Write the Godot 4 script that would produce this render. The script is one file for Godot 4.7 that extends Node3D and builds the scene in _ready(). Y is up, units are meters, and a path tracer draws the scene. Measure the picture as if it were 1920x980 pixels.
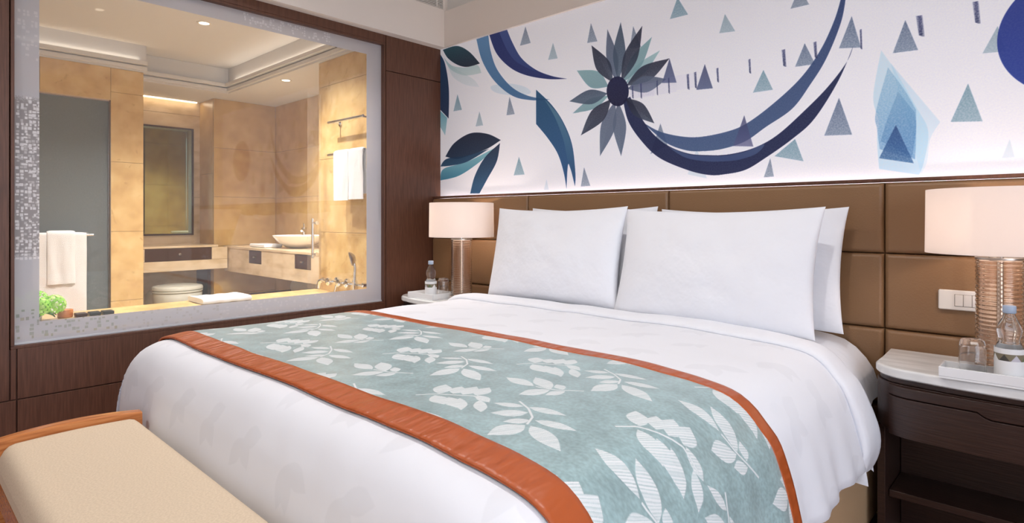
extends Node3D
# A hotel bedroom: x runs along the headboard wall, z comes out of it into the room, the corner by the bathroom window is the origin.

# ---------------------------------------------------------------- mesh helper
class MB:
	var v := PackedVector3Array()
	var n := PackedVector3Array()
	var t := PackedVector2Array()
	var ix := PackedInt32Array()

	func vert(p: Vector3, nn: Vector3, uv := Vector2.ZERO) -> int:
		v.append(p); n.append(nn); t.append(uv)
		return v.size() - 1

	func tri(a: int, b: int, c: int) -> void:
		var g := (v[b] - v[a]).cross(v[c] - v[a])
		if g.dot(n[a] + n[b] + n[c]) > 0.0:
			ix.append_array(PackedInt32Array([a, c, b]))
		else:
			ix.append_array(PackedInt32Array([a, b, c]))

	func flat(pts: Array, nn: Vector3, uvs := []) -> void:
		var k := []
		for i in pts.size():
			k.append(vert(pts[i], nn, uvs[i] if uvs else Vector2.ZERO))
		for i in range(1, pts.size() - 1):
			tri(k[0], k[i], k[i + 1])

	# a grid of points, pts[j][i]; normals from the faces; out says which way is outside (a point well outside or a direction)
	func sheet(pts: Array, uvs := [], wrap := false, flip := false) -> void:
		var nv := pts.size()
		var nu: int = pts[0].size()
		var acc := PackedVector3Array()
		acc.resize(nu * nv)
		for j in nv - 1:
			for i in nu - 1:
				var a: Vector3 = pts[j][i]
				var b: Vector3 = pts[j][i + 1]
				var c: Vector3 = pts[j + 1][i + 1]
				var d: Vector3 = pts[j + 1][i]
				var g := (c - a).cross(d - b)
				if flip: g = -g
				for k in [j * nu + i, j * nu + i + 1, (j + 1) * nu + i + 1, (j + 1) * nu + i]:
					acc[k] += g
		var base := v.size()
		for j in nv:
			if wrap:
				var s := acc[j * nu] + acc[j * nu + nu - 1]
				acc[j * nu] = s
				acc[j * nu + nu - 1] = s
			for i in nu:
				vert(pts[j][i], acc[j * nu + i].normalized(), uvs[j][i] if uvs else Vector2(float(i) / (nu - 1), float(j) / (nv - 1)))
		for j in nv - 1:
			for i in nu - 1:
				var q := base + j * nu + i
				tri(q, q + 1, q + nu + 1)
				tri(q, q + nu + 1, q + nu)

	# box with softened edges
	func box(c: Vector3, s: Vector3, b := 0.003, r := Basis()) -> void:
		var h := s * 0.5
		b = minf(b, minf(h.x, minf(h.y, h.z)) * 0.9)
		var id := {}
		for sx in [-1, 1]:
			for sy in [-1, 1]:
				for sz in [-1, 1]:
					for a in 3:
						var p := Vector3(sx * (h.x - b), sy * (h.y - b), sz * (h.z - b))
						var nn := Vector3.ZERO
						nn[a] = [sx, sy, sz][a]
						p[a] = nn[a] * h[a]
						id[[sx, sy, sz, a]] = vert(c + r * p, r * nn, Vector2(p.x + p.z, p.y))
		for a in 3:
			var o := (a + 1) % 3
			var w := (a + 2) % 3
			for s0 in [-1, 1]:
				var q := []
				for e in [[-1, -1], [1, -1], [1, 1], [-1, 1]]:
					var k := [0, 0, 0]
					k[a] = s0; k[o] = e[0]; k[w] = e[1]
					q.append(id[[k[0], k[1], k[2], a]])
				tri(q[0], q[1], q[2]); tri(q[0], q[2], q[3])
				for s1 in [-1, 1]:
					var k0 := [0, 0, 0]
					k0[a] = s0; k0[o] = s1; k0[w] = -1
					var k1 := k0.duplicate()
					k1[w] = 1
					var e0: int = id[[k0[0], k0[1], k0[2], a]]
					var e1: int = id[[k1[0], k1[1], k1[2], a]]
					var e2: int = id[[k1[0], k1[1], k1[2], o]]
					var e3: int = id[[k0[0], k0[1], k0[2], o]]
					tri(e0, e1, e2); tri(e0, e2, e3)
		for sx in [-1, 1]:
			for sy in [-1, 1]:
				for sz in [-1, 1]:
					tri(id[[sx, sy, sz, 0]], id[[sx, sy, sz, 1]], id[[sx, sy, sz, 2]])

	# box between two corners
	func bb(a: Vector3, c: Vector3, b := 0.003) -> void:
		box((a + c) * 0.5, (c - a).abs(), b)

	# round shape: profile of (radius, height) from bottom to top about +y through c; sharp corners are kept sharp
	func lathe(pr: Array, sides: int, c: Vector3, r := Basis(), sharp := 0.7, squash := Vector2.ONE) -> void:
		var run := []
		for k in pr.size():
			run.append(pr[k])
			var cut := k == pr.size() - 1
			if not cut and k > 0:
				var d0: Vector2 = (pr[k] - pr[k - 1]).normalized()
				var d1: Vector2 = (pr[k + 1] - pr[k]).normalized()
				cut = d0.dot(d1) < sharp
			if cut and run.size() > 1:
				var ids := []
				for m in run.size():
					var d := Vector2.ZERO
					if m > 0: d += (run[m] - run[m - 1]).normalized()
					if m < run.size() - 1: d += (run[m + 1] - run[m]).normalized()
					var row := []
					for i in sides + 1:
						var a := TAU * i / sides
						var p := Vector3(run[m].x * cos(a) * squash.x, run[m].y, run[m].x * sin(a) * squash.y)
						var nn := Vector3(d.y * cos(a) * squash.y, -d.x, d.y * sin(a) * squash.x).normalized()
						row.append(vert(c + r * p, r * nn, Vector2(float(i) / sides, run[m].y)))
					ids.append(row)
				for m in run.size() - 1:
					for i in sides:
						if run[m].x > 1e-6: tri(ids[m][i], ids[m][i + 1], ids[m + 1][i])
						if run[m + 1].x > 1e-6: tri(ids[m + 1][i], ids[m][i + 1], ids[m + 1][i + 1])
				run = [pr[k]]

	# round bar through points; rad is a number or one for each point
	func tube(pts: Array, rad, sides := 10) -> void:
		var cnt := pts.size()
		var side := Vector3.ZERO
		var rows := []
		var dirs := []
		for k in cnt:
			var d: Vector3 = (pts[mini(k + 1, cnt - 1)] - pts[maxi(k - 1, 0)]).normalized()
			dirs.append(d)
			if k == 0: side = d.cross(Vector3.UP if absf(d.y) < 0.9 else Vector3.RIGHT).normalized()
			side = (side - d * side.dot(d)).normalized()
			var other := d.cross(side)
			var rr: float = rad[k] if rad is Array else rad
			var row := []
			for i in sides + 1:
				var a := TAU * i / sides
				var nn := side * cos(a) + other * sin(a)
				row.append(vert(pts[k] + nn * rr, nn, Vector2(float(i) / sides, k)))
			rows.append(row)
		for k in cnt - 1:
			for i in sides:
				tri(rows[k][i], rows[k][i + 1], rows[k + 1][i])
				tri(rows[k + 1][i], rows[k][i + 1], rows[k + 1][i + 1])
		for e in [0, cnt - 1]:
			var nn: Vector3 = -dirs[0] if e == 0 else dirs[e]
			var q := []
			for i in sides: q.append(v[rows[e][i]])
			flat(q, nn)

	# plan outline (x, z) drawn up from y0 to y1, edges softened by b, smooth sides
	func slab(poly: PackedVector2Array, y0: float, y1: float, b := 0.003) -> void:
		var m := poly.size()
		var nr := []
		var ctr := Vector2.ZERO
		for p in poly: ctr += p / m
		for i in m:
			var e: Vector2 = (poly[(i + 1) % m] - poly[(i + m - 1) % m]).normalized()
			var q := Vector2(e.y, -e.x)
			if q.dot(poly[i] - ctr) < 0.0: q = -q
			nr.append(q)
		var top := []
		var bot := []
		for i in m:
			top.append(poly[i] - nr[i] * b)
		var tr := Geometry2D.triangulate_polygon(PackedVector2Array(top))
		for e in [[y1, 1.0], [y0, -1.0]]:
			var ids := []
			for i in m: ids.append(vert(Vector3(top[i].x, e[0], top[i].y), Vector3(0, e[1], 0), top[i]))
			for k in range(0, tr.size(), 3): tri(ids[tr[k]], ids[tr[k + 1]], ids[tr[k + 2]])
			var lo := []
			for i in m:
				lo.append(vert(Vector3(poly[i].x, e[0] - e[1] * b, poly[i].y), Vector3(nr[i].x, 0, nr[i].y), poly[i]))
			for i in m:
				var j := (i + 1) % m
				tri(ids[i], ids[j], lo[j]); tri(ids[i], lo[j], lo[i])
			bot.append(lo)
		for i in m:
			var j := (i + 1) % m
			tri(bot[0][i], bot[0][j], bot[1][j]); tri(bot[0][i], bot[1][j], bot[1][i])

	func mesh() -> ArrayMesh:
		var a := []
		a.resize(Mesh.ARRAY_MAX)
		a[Mesh.ARRAY_VERTEX] = v
		a[Mesh.ARRAY_NORMAL] = n
		a[Mesh.ARRAY_TEX_UV] = t
		a[Mesh.ARRAY_INDEX] = ix
		var am := ArrayMesh.new()
		am.add_surface_from_arrays(Mesh.PRIMITIVE_TRIANGLES, a)
		return am

# ---------------------------------------------------------------- nodes
var taken := {}

func numbered(called: String) -> String:
	if not taken.has(called):
		taken[called] = 0
		return called
	taken[called] += 1
	return "%s_%03d" % [called, taken[called]]

func thing(called: String, label: String, category: String, at := Vector3.ZERO, group := "") -> Node3D:
	var o := Node3D.new()
	o.name = numbered(called)
	add_child(o)
	o.position = at
	o.set_meta("label", label)
	o.set_meta("category", category)
	if group: o.set_meta("group", group)
	return o

func part(called: String, b, m: Material, parent: Node3D) -> MeshInstance3D:
	var o := MeshInstance3D.new()
	o.name = called
	o.mesh = b.mesh() if b is MB else b
	o.material_override = m
	parent.add_child(o, true)
	return o

func single(called: String, b, m: Material, label: String, category: String, at := Vector3.ZERO, group := "") -> MeshInstance3D:
	var o := MeshInstance3D.new()
	o.name = numbered(called)
	o.mesh = b.mesh() if b is MB else b
	o.material_override = m
	add_child(o)
	o.position = at
	o.set_meta("label", label)
	o.set_meta("category", category)
	if group: o.set_meta("group", group)
	return o

func structure(called: String, label := "", category := "") -> Node3D:
	var o := Node3D.new()
	o.name = numbered(called)
	add_child(o)
	o.set_meta("kind", "structure")
	if label: o.set_meta("label", label)
	if category: o.set_meta("category", category)
	return o

func struct_mesh(called: String, b, m: Material, label := "", category := "") -> MeshInstance3D:
	var o := MeshInstance3D.new()
	o.name = numbered(called)
	o.mesh = b.mesh() if b is MB else b
	o.material_override = m
	add_child(o)
	o.set_meta("kind", "structure")
	if label: o.set_meta("label", label)
	if category: o.set_meta("category", category)
	return o

func boxm(a: Vector3, c: Vector3, b := 0.003) -> MB:
	var m := MB.new()
	m.bb(a, c, b)
	return m

# ---------------------------------------------------------------- materials
func mat(called: String, col: Color, rough := 0.5, metal := 0.0) -> StandardMaterial3D:
	var m := StandardMaterial3D.new()
	m.resource_name = called
	m.albedo_color = col
	m.roughness = rough
	m.metallic = metal
	return m

func c8(r: float, g: float, b: float, a := 255.0) -> Color:
	return Color(r / 255.0, g / 255.0, b / 255.0, a / 255.0)

func noise_image(sd: int, freq: float, oct: int, w: int, h: int, ridged := false, warp := 0.0) -> Image:
	var f := FastNoiseLite.new()
	f.seed = sd
	f.noise_type = FastNoiseLite.TYPE_SIMPLEX_SMOOTH
	f.frequency = freq
	f.fractal_octaves = oct
	f.fractal_type = FastNoiseLite.FRACTAL_RIDGED if ridged else FastNoiseLite.FRACTAL_FBM
	if warp > 0.0:
		f.domain_warp_enabled = true
		f.domain_warp_amplitude = warp
		f.domain_warp_frequency = freq * 0.7
	return f.get_seamless_image(w, h)

func ramp(im: Image, stops: Array) -> Image:
	var lut := []
	for k in 256:
		var x := k / 255.0
		var c: Color = stops[0][1]
		for s in stops.size() - 1:
			if x >= stops[s][0]:
				c = stops[s][1].lerp(stops[s + 1][1], clampf((x - stops[s][0]) / (stops[s + 1][0] - stops[s][0]), 0.0, 1.0))
		lut.append([int(c.r * 255), int(c.g * 255), int(c.b * 255)])
	im.convert(Image.FORMAT_L8)
	var d := im.get_data()
	var o := PackedByteArray()
	o.resize(d.size() * 3)
	for i in d.size():
		var l: Array = lut[d[i]]
		o[i * 3] = l[0]; o[i * 3 + 1] = l[1]; o[i * 3 + 2] = l[2]
	return Image.create_from_data(im.get_width(), im.get_height(), false, Image.FORMAT_RGB8, o)

func tex(im: Image) -> ImageTexture:
	return ImageTexture.create_from_image(im)

func tri_map(m: StandardMaterial3D, scale: Vector3, world := true) -> StandardMaterial3D:
	m.uv1_triplanar = true
	m.uv1_world_triplanar = world
	m.uv1_scale = scale
	m.uv1_triplanar_sharpness = 8.0
	return m

func bump(m: StandardMaterial3D, t: Texture2D, cm: float) -> StandardMaterial3D:
	m.heightmap_enabled = true
	m.heightmap_texture = t
	m.heightmap_scale = cm
	return m

var MT := {}

func make_materials() -> void:
	var fine := tex(noise_image(11, 0.05, 3, 256, 256))
	var coarse := tex(noise_image(12, 0.012, 4, 256, 256))
	var weave := Image.create(128, 128, false, Image.FORMAT_L8)
	var rng := RandomNumberGenerator.new()
	rng.seed = 5
	for y in 128:
		for x in 128:
			var a := 0.5 + 0.5 * sin(TAU * x / 4.0 + (PI if (y / 2) % 2 == 0 else 0.0))
			weave.set_pixel(x, y, Color.from_hsv(0, 0, clampf(0.35 + 0.4 * a + rng.randf_range(-0.2, 0.2), 0, 1)))
	var weave_t := tex(weave)
	var grain := noise_image(21, 0.02, 5, 512, 512)
	# dark stained veneer
	var m := mat("dark_veneer", Color.WHITE, 0.42)
	m.albedo_texture = tex(ramp(grain.duplicate(), [[0.0, c8(82, 51, 37)], [0.5, c8(97, 62, 46)], [1.0, c8(110, 73, 55)]]))
	tri_map(m, Vector3(9, 0.55, 9))
	MT.veneer = m
	m = mat("wenge", Color.WHITE, 0.35)
	m.albedo_texture = tex(ramp(grain.duplicate(), [[0.0, c8(40, 25, 19)], [1.0, c8(60, 39, 31)]]))
	tri_map(m, Vector3(0.6, 14, 14))
	bump(m, tex(grain), 0.03)
	MT.wenge = m
	# oiled cherry for the bench
	m = mat("bench_wood", Color.WHITE, 0.22)
	m.albedo_texture = tex(ramp(noise_image(23, 0.018, 5, 512, 512), [[0.0, c8(160, 92, 46)], [0.5, c8(198, 124, 70)], [1.0, c8(214, 146, 90)]]))
	tri_map(m, Vector3(9, 9, 0.7))
	MT.bench_wood = m
	# stone of the bathroom
	var st := noise_image(31, 0.006, 6, 1024, 1024, false, 60.0)
	var vein := noise_image(32, 0.004, 4, 1024, 1024, true, 90.0)
	vein.convert(Image.FORMAT_L8)
	var base := ramp(st, [[0.0, c8(196, 158, 104)], [0.35, c8(214, 176, 120)], [0.65, c8(222, 188, 132)], [1.0, c8(230, 200, 148)]])
	var bd := base.get_data()
	var vd := vein.get_data()
	for i in vd.size():
		var k := clampf((vd[i] - 214) / 40.0, 0, 1) * 0.45
		bd[i * 3] = int(lerpf(bd[i * 3], 150, k)); bd[i * 3 + 1] = int(lerpf(bd[i * 3 + 1], 108, k)); bd[i * 3 + 2] = int(lerpf(bd[i * 3 + 2], 62, k))
	base = Image.create_from_data(1024, 1024, false, Image.FORMAT_RGB8, bd)
	m = mat("gold_marble", Color(0.985, 0.985, 0.95), 0.25)
	m.albedo_texture = tex(base)
	tri_map(m, Vector3(0.8, 0.8, 0.8))
	MT.marble = m
	m = mat("pale_marble", c8(255, 250, 240), 0.2)
	m.albedo_texture = tex(ramp(noise_image(33, 0.006, 6, 512, 512, false, 60.0), [[0.0, c8(196, 172, 136)], [0.5, c8(222, 202, 170)], [1.0, c8(236, 220, 194)]]))
	tri_map(m, Vector3(1.0, 2.0, 1.0))
	MT.pale_marble = m
	m = mat("tan_stone", Color(0.98, 0.98, 0.86), 0.35)
	m.albedo_texture = tex(ramp(noise_image(34, 0.01, 6, 512, 512, false, 30.0), [[0.0, c8(190, 150, 100)], [0.5, c8(204, 166, 114)], [1.0, c8(216, 182, 132)]]))
	tri_map(m, Vector3(0.9, 0.9, 0.9))
	MT.tan = m
	MT.plaster = mat("ceiling_paint", c8(226, 221, 214), 0.9)
	MT.pelmet = mat("pelmet_paint", c8(234, 224, 215), 0.8)
	MT.white_paint = mat("wall_paint", c8(230, 226, 220), 0.9)
	MT.joint = mat("joint", c8(120, 92, 58), 0.9)
	# linen
	m = mat("white_linen", c8(238, 239, 244), 0.85)
	tri_map(bump(m, coarse, 0.35), Vector3(2.2, 2.2, 2.2))
	MT.linen = m
	m = mat("pillow_cotton", c8(238, 239, 244), 0.85)
	tri_map(bump(m, coarse, 0.3), Vector3(2.5, 2.5, 2.5), false)
	MT.pillow = m
	m = mat("terry", c8(240, 238, 235), 0.95)
	tri_map(bump(m, fine, 0.25), Vector3(14, 14, 14))
	MT.terry = m
	# brown leather
	m = mat("tan_leather", c8(140, 106, 74), 0.42)
	tri_map(bump(m, fine, 0.05), Vector3(8, 8, 8))
	MT.leather = m
	m = mat("bench_cloth", Color.WHITE, 0.9)
	m.albedo_texture = tex(ramp(noise_image(41, 0.09, 3, 256, 256), [[0.0, c8(210, 189, 162)], [1.0, c8(229, 209, 183)]]))
	tri_map(bump(m, weave_t, 0.06), Vector3(7, 7, 7))
	MT.bench_cloth = m
	m = mat("bed_base_cloth", c8(190, 156, 118), 0.85)
	tri_map(bump(m, weave_t, 0.05), Vector3(8, 8, 8))
	MT.base_cloth = m
	# orange silk
	m = mat("orange_silk", c8(180, 86, 38), 0.38)
	tri_map(bump(m, tex(noise_image(42, 0.02, 3, 256, 256)), 0.4), Vector3(4, 4, 1.5))
	MT.silk = m
	MT.white_gloss = mat("white_lacquer", c8(240, 240, 240), 0.2)
	MT.white_ceramic = mat("white_ceramic", c8(244, 242, 238), 0.1)
	MT.plastic = mat("white_plastic", c8(236, 230, 224), 0.35)
	MT.line = mat("switch_gap", c8(150, 140, 132), 0.6)
	m = mat("white_quartz", Color.WHITE, 0.18)
	m.albedo_texture = tex(ramp(noise_image(44, 0.01, 5, 256, 256), [[0.0, c8(222, 222, 220)], [0.6, c8(238, 238, 236)], [1.0, c8(246, 246, 245)]]))
	tri_map(m, Vector3(2.0, 8.0, 8.0))
	MT.quartz = m
	MT.chrome = mat("chrome", c8(225, 225, 225), 0.12, 1.0)
	MT.steel = mat("brushed_steel", c8(190, 182, 175), 0.3, 1.0)
	MT.mirror = mat("mirror", c8(152, 162, 138), 0.03, 1.0)
	var glass := mat("glass", Color(1, 1, 1, 0.02), 0.0)
	glass.refraction_enabled = true
	glass.refraction_scale = 0.05
	glass.transparency = BaseMaterial3D.TRANSPARENCY_ALPHA
	MT.glass = glass
	MT.lamp_glass = glass.duplicate()
	MT.lamp_glass.albedo_color = Color(1.0, 0.94, 0.88, 0.02)
	var thin := mat("clear_pane", Color(1, 1, 1, 0.03), 0.02)
	thin.transparency = BaseMaterial3D.TRANSPARENCY_ALPHA
	MT.pane = thin
	var gg := mat("grey_glass", Color.WHITE, 0.55)
	gg.albedo_texture = tex(ramp(noise_image(46, 0.2, 2, 256, 256), [[0.0, c8(90, 97, 97)], [0.85, c8(106, 113, 113)], [1.0, c8(150, 156, 156)]]))
	tri_map(gg, Vector3(1.5, 1.5, 1.5))
	MT.grey_glass = gg
	MT.dark_drawer = mat("dark_drawer", c8(72, 45, 27), 0.6)
	MT.dark_drawer.metallic_specular = 0.25
	MT.bath_paint = mat("bathroom_ceiling_paint", c8(220, 220, 222), 0.9)
	MT.black = mat("black_card", c8(18, 16, 15), 0.4)
	MT.toilet = mat("toilet_ceramic", c8(206, 204, 188), 0.15)
	MT.cap = mat("blue_cap", c8(168, 184, 206), 0.4)
	MT.paper = mat("white_label", c8(240, 240, 240), 0.6)
	MT.lamp_shade = mat("lamp_shade_cloth", c8(246, 240, 236), 0.9)
	MT.lamp_shade.backlight_enabled = true
	MT.lamp_shade.backlight = c8(246, 238, 232)
	m = mat("carpet", Color.WHITE, 1.0)
	m.albedo_texture = tex(ramp(noise_image(51, 0.012, 2, 512, 512, false, 40.0), [[0.0, c8(92, 66, 96)], [0.44, c8(112, 82, 100)], [0.46, c8(190, 160, 120)], [0.5, c8(200, 170, 128)], [0.52, c8(150, 110, 96)], [1.0, c8(168, 128, 104)]]))
	tri_map(bump(m, fine, 0.3), Vector3(1.2, 1.2, 1.2))
	MT.carpet = m

func glow(called: String, col: Color, e: float) -> StandardMaterial3D:
	var m := mat(called, col, 0.5)
	m.emission_enabled = true
	m.emission = col
	m.emission_energy_multiplier = e
	return m

# ---------------------------------------------------------------- camera and light
func spot(called: String, at: Vector3, e: float, angle: float, col: Color, size := 0.04, to := Vector3.DOWN) -> void:
	var l := SpotLight3D.new()
	l.name = numbered(called)
	add_child(l)
	l.position = at
	l.look_at_from_position(at, at + to, Vector3.RIGHT)
	l.light_energy = e
	l.light_color = col
	l.spot_angle = angle
	l.spot_angle_attenuation = 0.8
	l.spot_range = 9.0
	l.spot_attenuation = 2.0
	l.light_size = size
	l.shadow_enabled = true

func area(called: String, at: Vector3, towards: Vector3, size: Vector2, e: float, col: Color) -> void:
	var l := AreaLight3D.new()
	l.name = numbered(called)
	add_child(l)
	var upv := Vector3.UP if absf(towards.y) < 0.9 else Vector3.RIGHT
	l.look_at_from_position(at, at + towards, upv)
	l.area_size = size
	l.light_energy = e
	l.light_color = col
	l.area_range = 12.0
	l.area_attenuation = 2.0
	l.shadow_enabled = true

func camera_and_light() -> void:
	var cam := Camera3D.new()
	cam.name = "camera"
	add_child(cam)
	cam.position = Vector3(3.077, 1.08, 2.599)
	cam.rotation_degrees = Vector3(0, 43.055, 0)
	cam.projection = Camera3D.PROJECTION_FRUSTUM
	cam.near = 0.05
	cam.far = 60.0
	cam.size = 0.05 * 980.0 / 1114.0
	cam.frustum_offset = Vector2(0, -0.05 * 80.5 / 1114.0)
	cam.current = true
	var env := Environment.new()
	env.background_mode = Environment.BG_SKY
	var sky := Sky.new()
	var sm := ProceduralSkyMaterial.new()
	sm.sky_top_color = c8(150, 178, 214)
	sm.sky_horizon_color = c8(214, 222, 230)
	sm.ground_bottom_color = c8(150, 148, 140)
	sm.ground_horizon_color = c8(205, 208, 208)
	sm.sky_energy_multiplier = 1.6
	sm.ground_energy_multiplier = 1.2
	sky.sky_material = sm
	env.sky = sky
	env.tonemap_mode = Environment.TONE_MAPPER_LINEAR
	env.tonemap_exposure = 0.94
	env.sdfgi_enabled = true
	env.ssao_enabled = true
	env.ssil_enabled = true
	var we := WorldEnvironment.new()
	we.name = "world"
	we.environment = env
	add_child(we)
	# daylight through the large window of the wall opposite the bathroom, and through the one behind the bench
	area("window_daylight", Vector3(5.36, 1.45, 3.0), Vector3(-1, 0, 0), Vector2(2.9, 1.9), 6.2, c8(236, 243, 255))

# ---------------------------------------------------------------- the room
const YC := 2.72   # bedroom ceiling
const ZB := 4.7    # wall behind the camera
const XR := 5.4    # wall with the large window

func build_room() -> void:
	struct_mesh("floor", boxm(Vector3(-0.12, -0.1, -0.12), Vector3(XR + 0.12, 0, ZB + 0.12), 0.001), MT.carpet, "purple and tan patterned bedroom carpet", "carpet")
	struct_mesh("ceiling", boxm(Vector3(-0.12, YC, -0.12), Vector3(XR + 0.12, YC + 0.1, ZB + 0.12), 0.001), MT.plaster, "white bedroom ceiling", "ceiling")
	struct_mesh("wall_back", boxm(Vector3(-0.12, 0, -0.12), Vector3(XR + 0.12, YC, 0.0), 0.001), MT.white_paint, "pale wall behind the headboard and mural", "wall")
	struct_mesh("wall_front", boxm(Vector3(-0.12, 0, ZB), Vector3(XR + 0.12, YC, ZB + 0.12), 0.001), MT.white_paint, "pale wall facing the headboard", "wall")
	# wall with the large window, x = XR
	var wr := structure("wall_right", "pale wall with the large window", "wall")
	for b in [[Vector3(XR, 0, 0), Vector3(XR + 0.12, 0.45, ZB)], [Vector3(XR, 2.45, 0), Vector3(XR + 0.12, YC, ZB)], [Vector3(XR, 0.45, 0), Vector3(XR + 0.12, 2.45, 1.5)], [Vector3(XR, 0.45, 4.5), Vector3(XR + 0.12, 2.45, ZB)]]:
		part("wall_section", boxm(b[0], b[1], 0.001), MT.white_paint, wr)
	var w2 := structure("window_2", "large daylight window of the bedroom", "window")
	for b in [[0.45, 0.49, 1.5, 4.5], [2.41, 2.45, 1.5, 4.5], [0.49, 2.41, 1.5, 1.54], [0.49, 2.41, 4.46, 4.5], [0.49, 2.41, 2.98, 3.02]]:
		part("window_frame", boxm(Vector3(XR + 0.02, b[0], b[2]), Vector3(XR + 0.08, b[1], b[3])), MT.white_gloss, w2)
	part("pane", boxm(Vector3(XR + 0.045, 0.49, 1.54), Vector3(XR + 0.051, 2.41, 2.98), 0.0005), MT.pane, w2)
	part("pane", boxm(Vector3(XR + 0.045, 0.49, 3.02), Vector3(XR + 0.051, 2.41, 4.46), 0.0005), MT.pane, w2)
	# veneered wall towards the bathroom with its window opening: y 0.555-2.165, z 0.447-2.235
	var wl := structure("wall_left", "dark brown wood veneer wall around the bathroom window", "wall")
	for b in [[0.0, 0.555, 0.0, ZB], [2.165, YC, 0.0, ZB], [0.555, 2.165, 0.0, 0.447], [0.555, 2.165, 2.235, ZB]]:
		part("core", boxm(Vector3(-0.12, b[0], b[2]), Vector3(-0.014, b[1], b[3]), 0.001), MT.veneer, wl)
	for b in [[0.0, 0.352, 0.0, 0.445], [0.356, 1.993, 0.0, 0.445], [1.997, 2.3, 0.0, 0.445], [0.0, 0.352, 0.449, 2.212], [0.356, 0.557, 0.449, 2.212], [2.163, 2.3, 0.449, 2.212], [0.0, 0.352, 2.216, 3.4], [0.356, 0.557, 2.216, 2.233], [2.163, 2.3, 2.216, 2.233], [0.356, 2.3, 2.237, 3.4], [0.0, 0.352, 3.404, ZB], [0.356, 2.3, 3.404, ZB]]:
		part("panel", boxm(Vector3(-0.014, b[0], b[2]), Vector3(0.0, b[1], b[3]), 0.0015), MT.veneer, wl)
	# lining of the opening
	for b in [[0.557, 0.569, 0.449, 2.233], [2.151, 2.163, 0.449, 2.233], [0.569, 2.151, 0.449, 0.461], [0.569, 2.151, 2.221, 2.233]]:
		part("reveal_board", boxm(Vector3(-0.12, b[0], b[2]), Vector3(-0.0005, b[1], b[3]), 0.0015), MT.veneer, wl)
	# the window itself
	var w := structure("window_1", "clear bathroom window with frosted mosaic border", "window")
	part("pane", boxm(Vector3(-0.042, 0.569, 0.461), Vector3(-0.032, 2.151, 2.221), 0.0005), MT.pane, w)
	frosted_border(w)
	var bead := boxm(Vector3(-0.032, 0.569, 0.462), Vector3(-0.022, 0.577, 2.220), 0.001)
	part("glazing_bead", bead, mat("bead", c8(206, 208, 212), 0.3), w)
	# bulkhead with the air grille, and the pelmet over the mural
	var bh := structure("trim_1", "pale bulkhead above the veneered wall", "bulkhead")
	for b in [[2.213, 2.462, 0.0, ZB], [2.612, YC, 0.0, ZB], [2.4621, 2.6119, 0.0, 0.04], [2.4621, 2.6119, 1.24, ZB]]:
		part("bulkhead_face", boxm(Vector3(0.0, b[0], b[2]), Vector3(0.062, b[1], b[3]), 0.0008), MT.pelmet, bh)
	struct_mesh("trim_2", boxm(Vector3(0.062, 2.213, 0.0), Vector3(XR, 2.452, 0.03), 0.002), MT.pelmet, "pale pelmet above the mural", "pelmet")
	var g := thing("air_grille", "white linear air grille set in the bulkhead by the corner", "air grille", Vector3(0.062, 2.462, 0.04))
	part("duct_liner", boxm(Vector3(-0.061, 0.001, 0.001), Vector3(-0.057, 0.149, 1.199), 0.0005), MT.pelmet, g)
	for k in 15:
		part("slat", boxm(Vector3(-0.012, 0.0022 + k * 0.0099, 0.001), Vector3(0.001, 0.0068 + k * 0.0099, 1.199), 0.0005), MT.plaster, g)
	for z in [0.052, 0.33, 0.66, 0.99]:
		part("divider", boxm(Vector3(-0.0125, 0.001, z - 0.004), Vector3(0.0015, 0.149, z + 0.004), 0.0005), MT.plaster, g)

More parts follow.
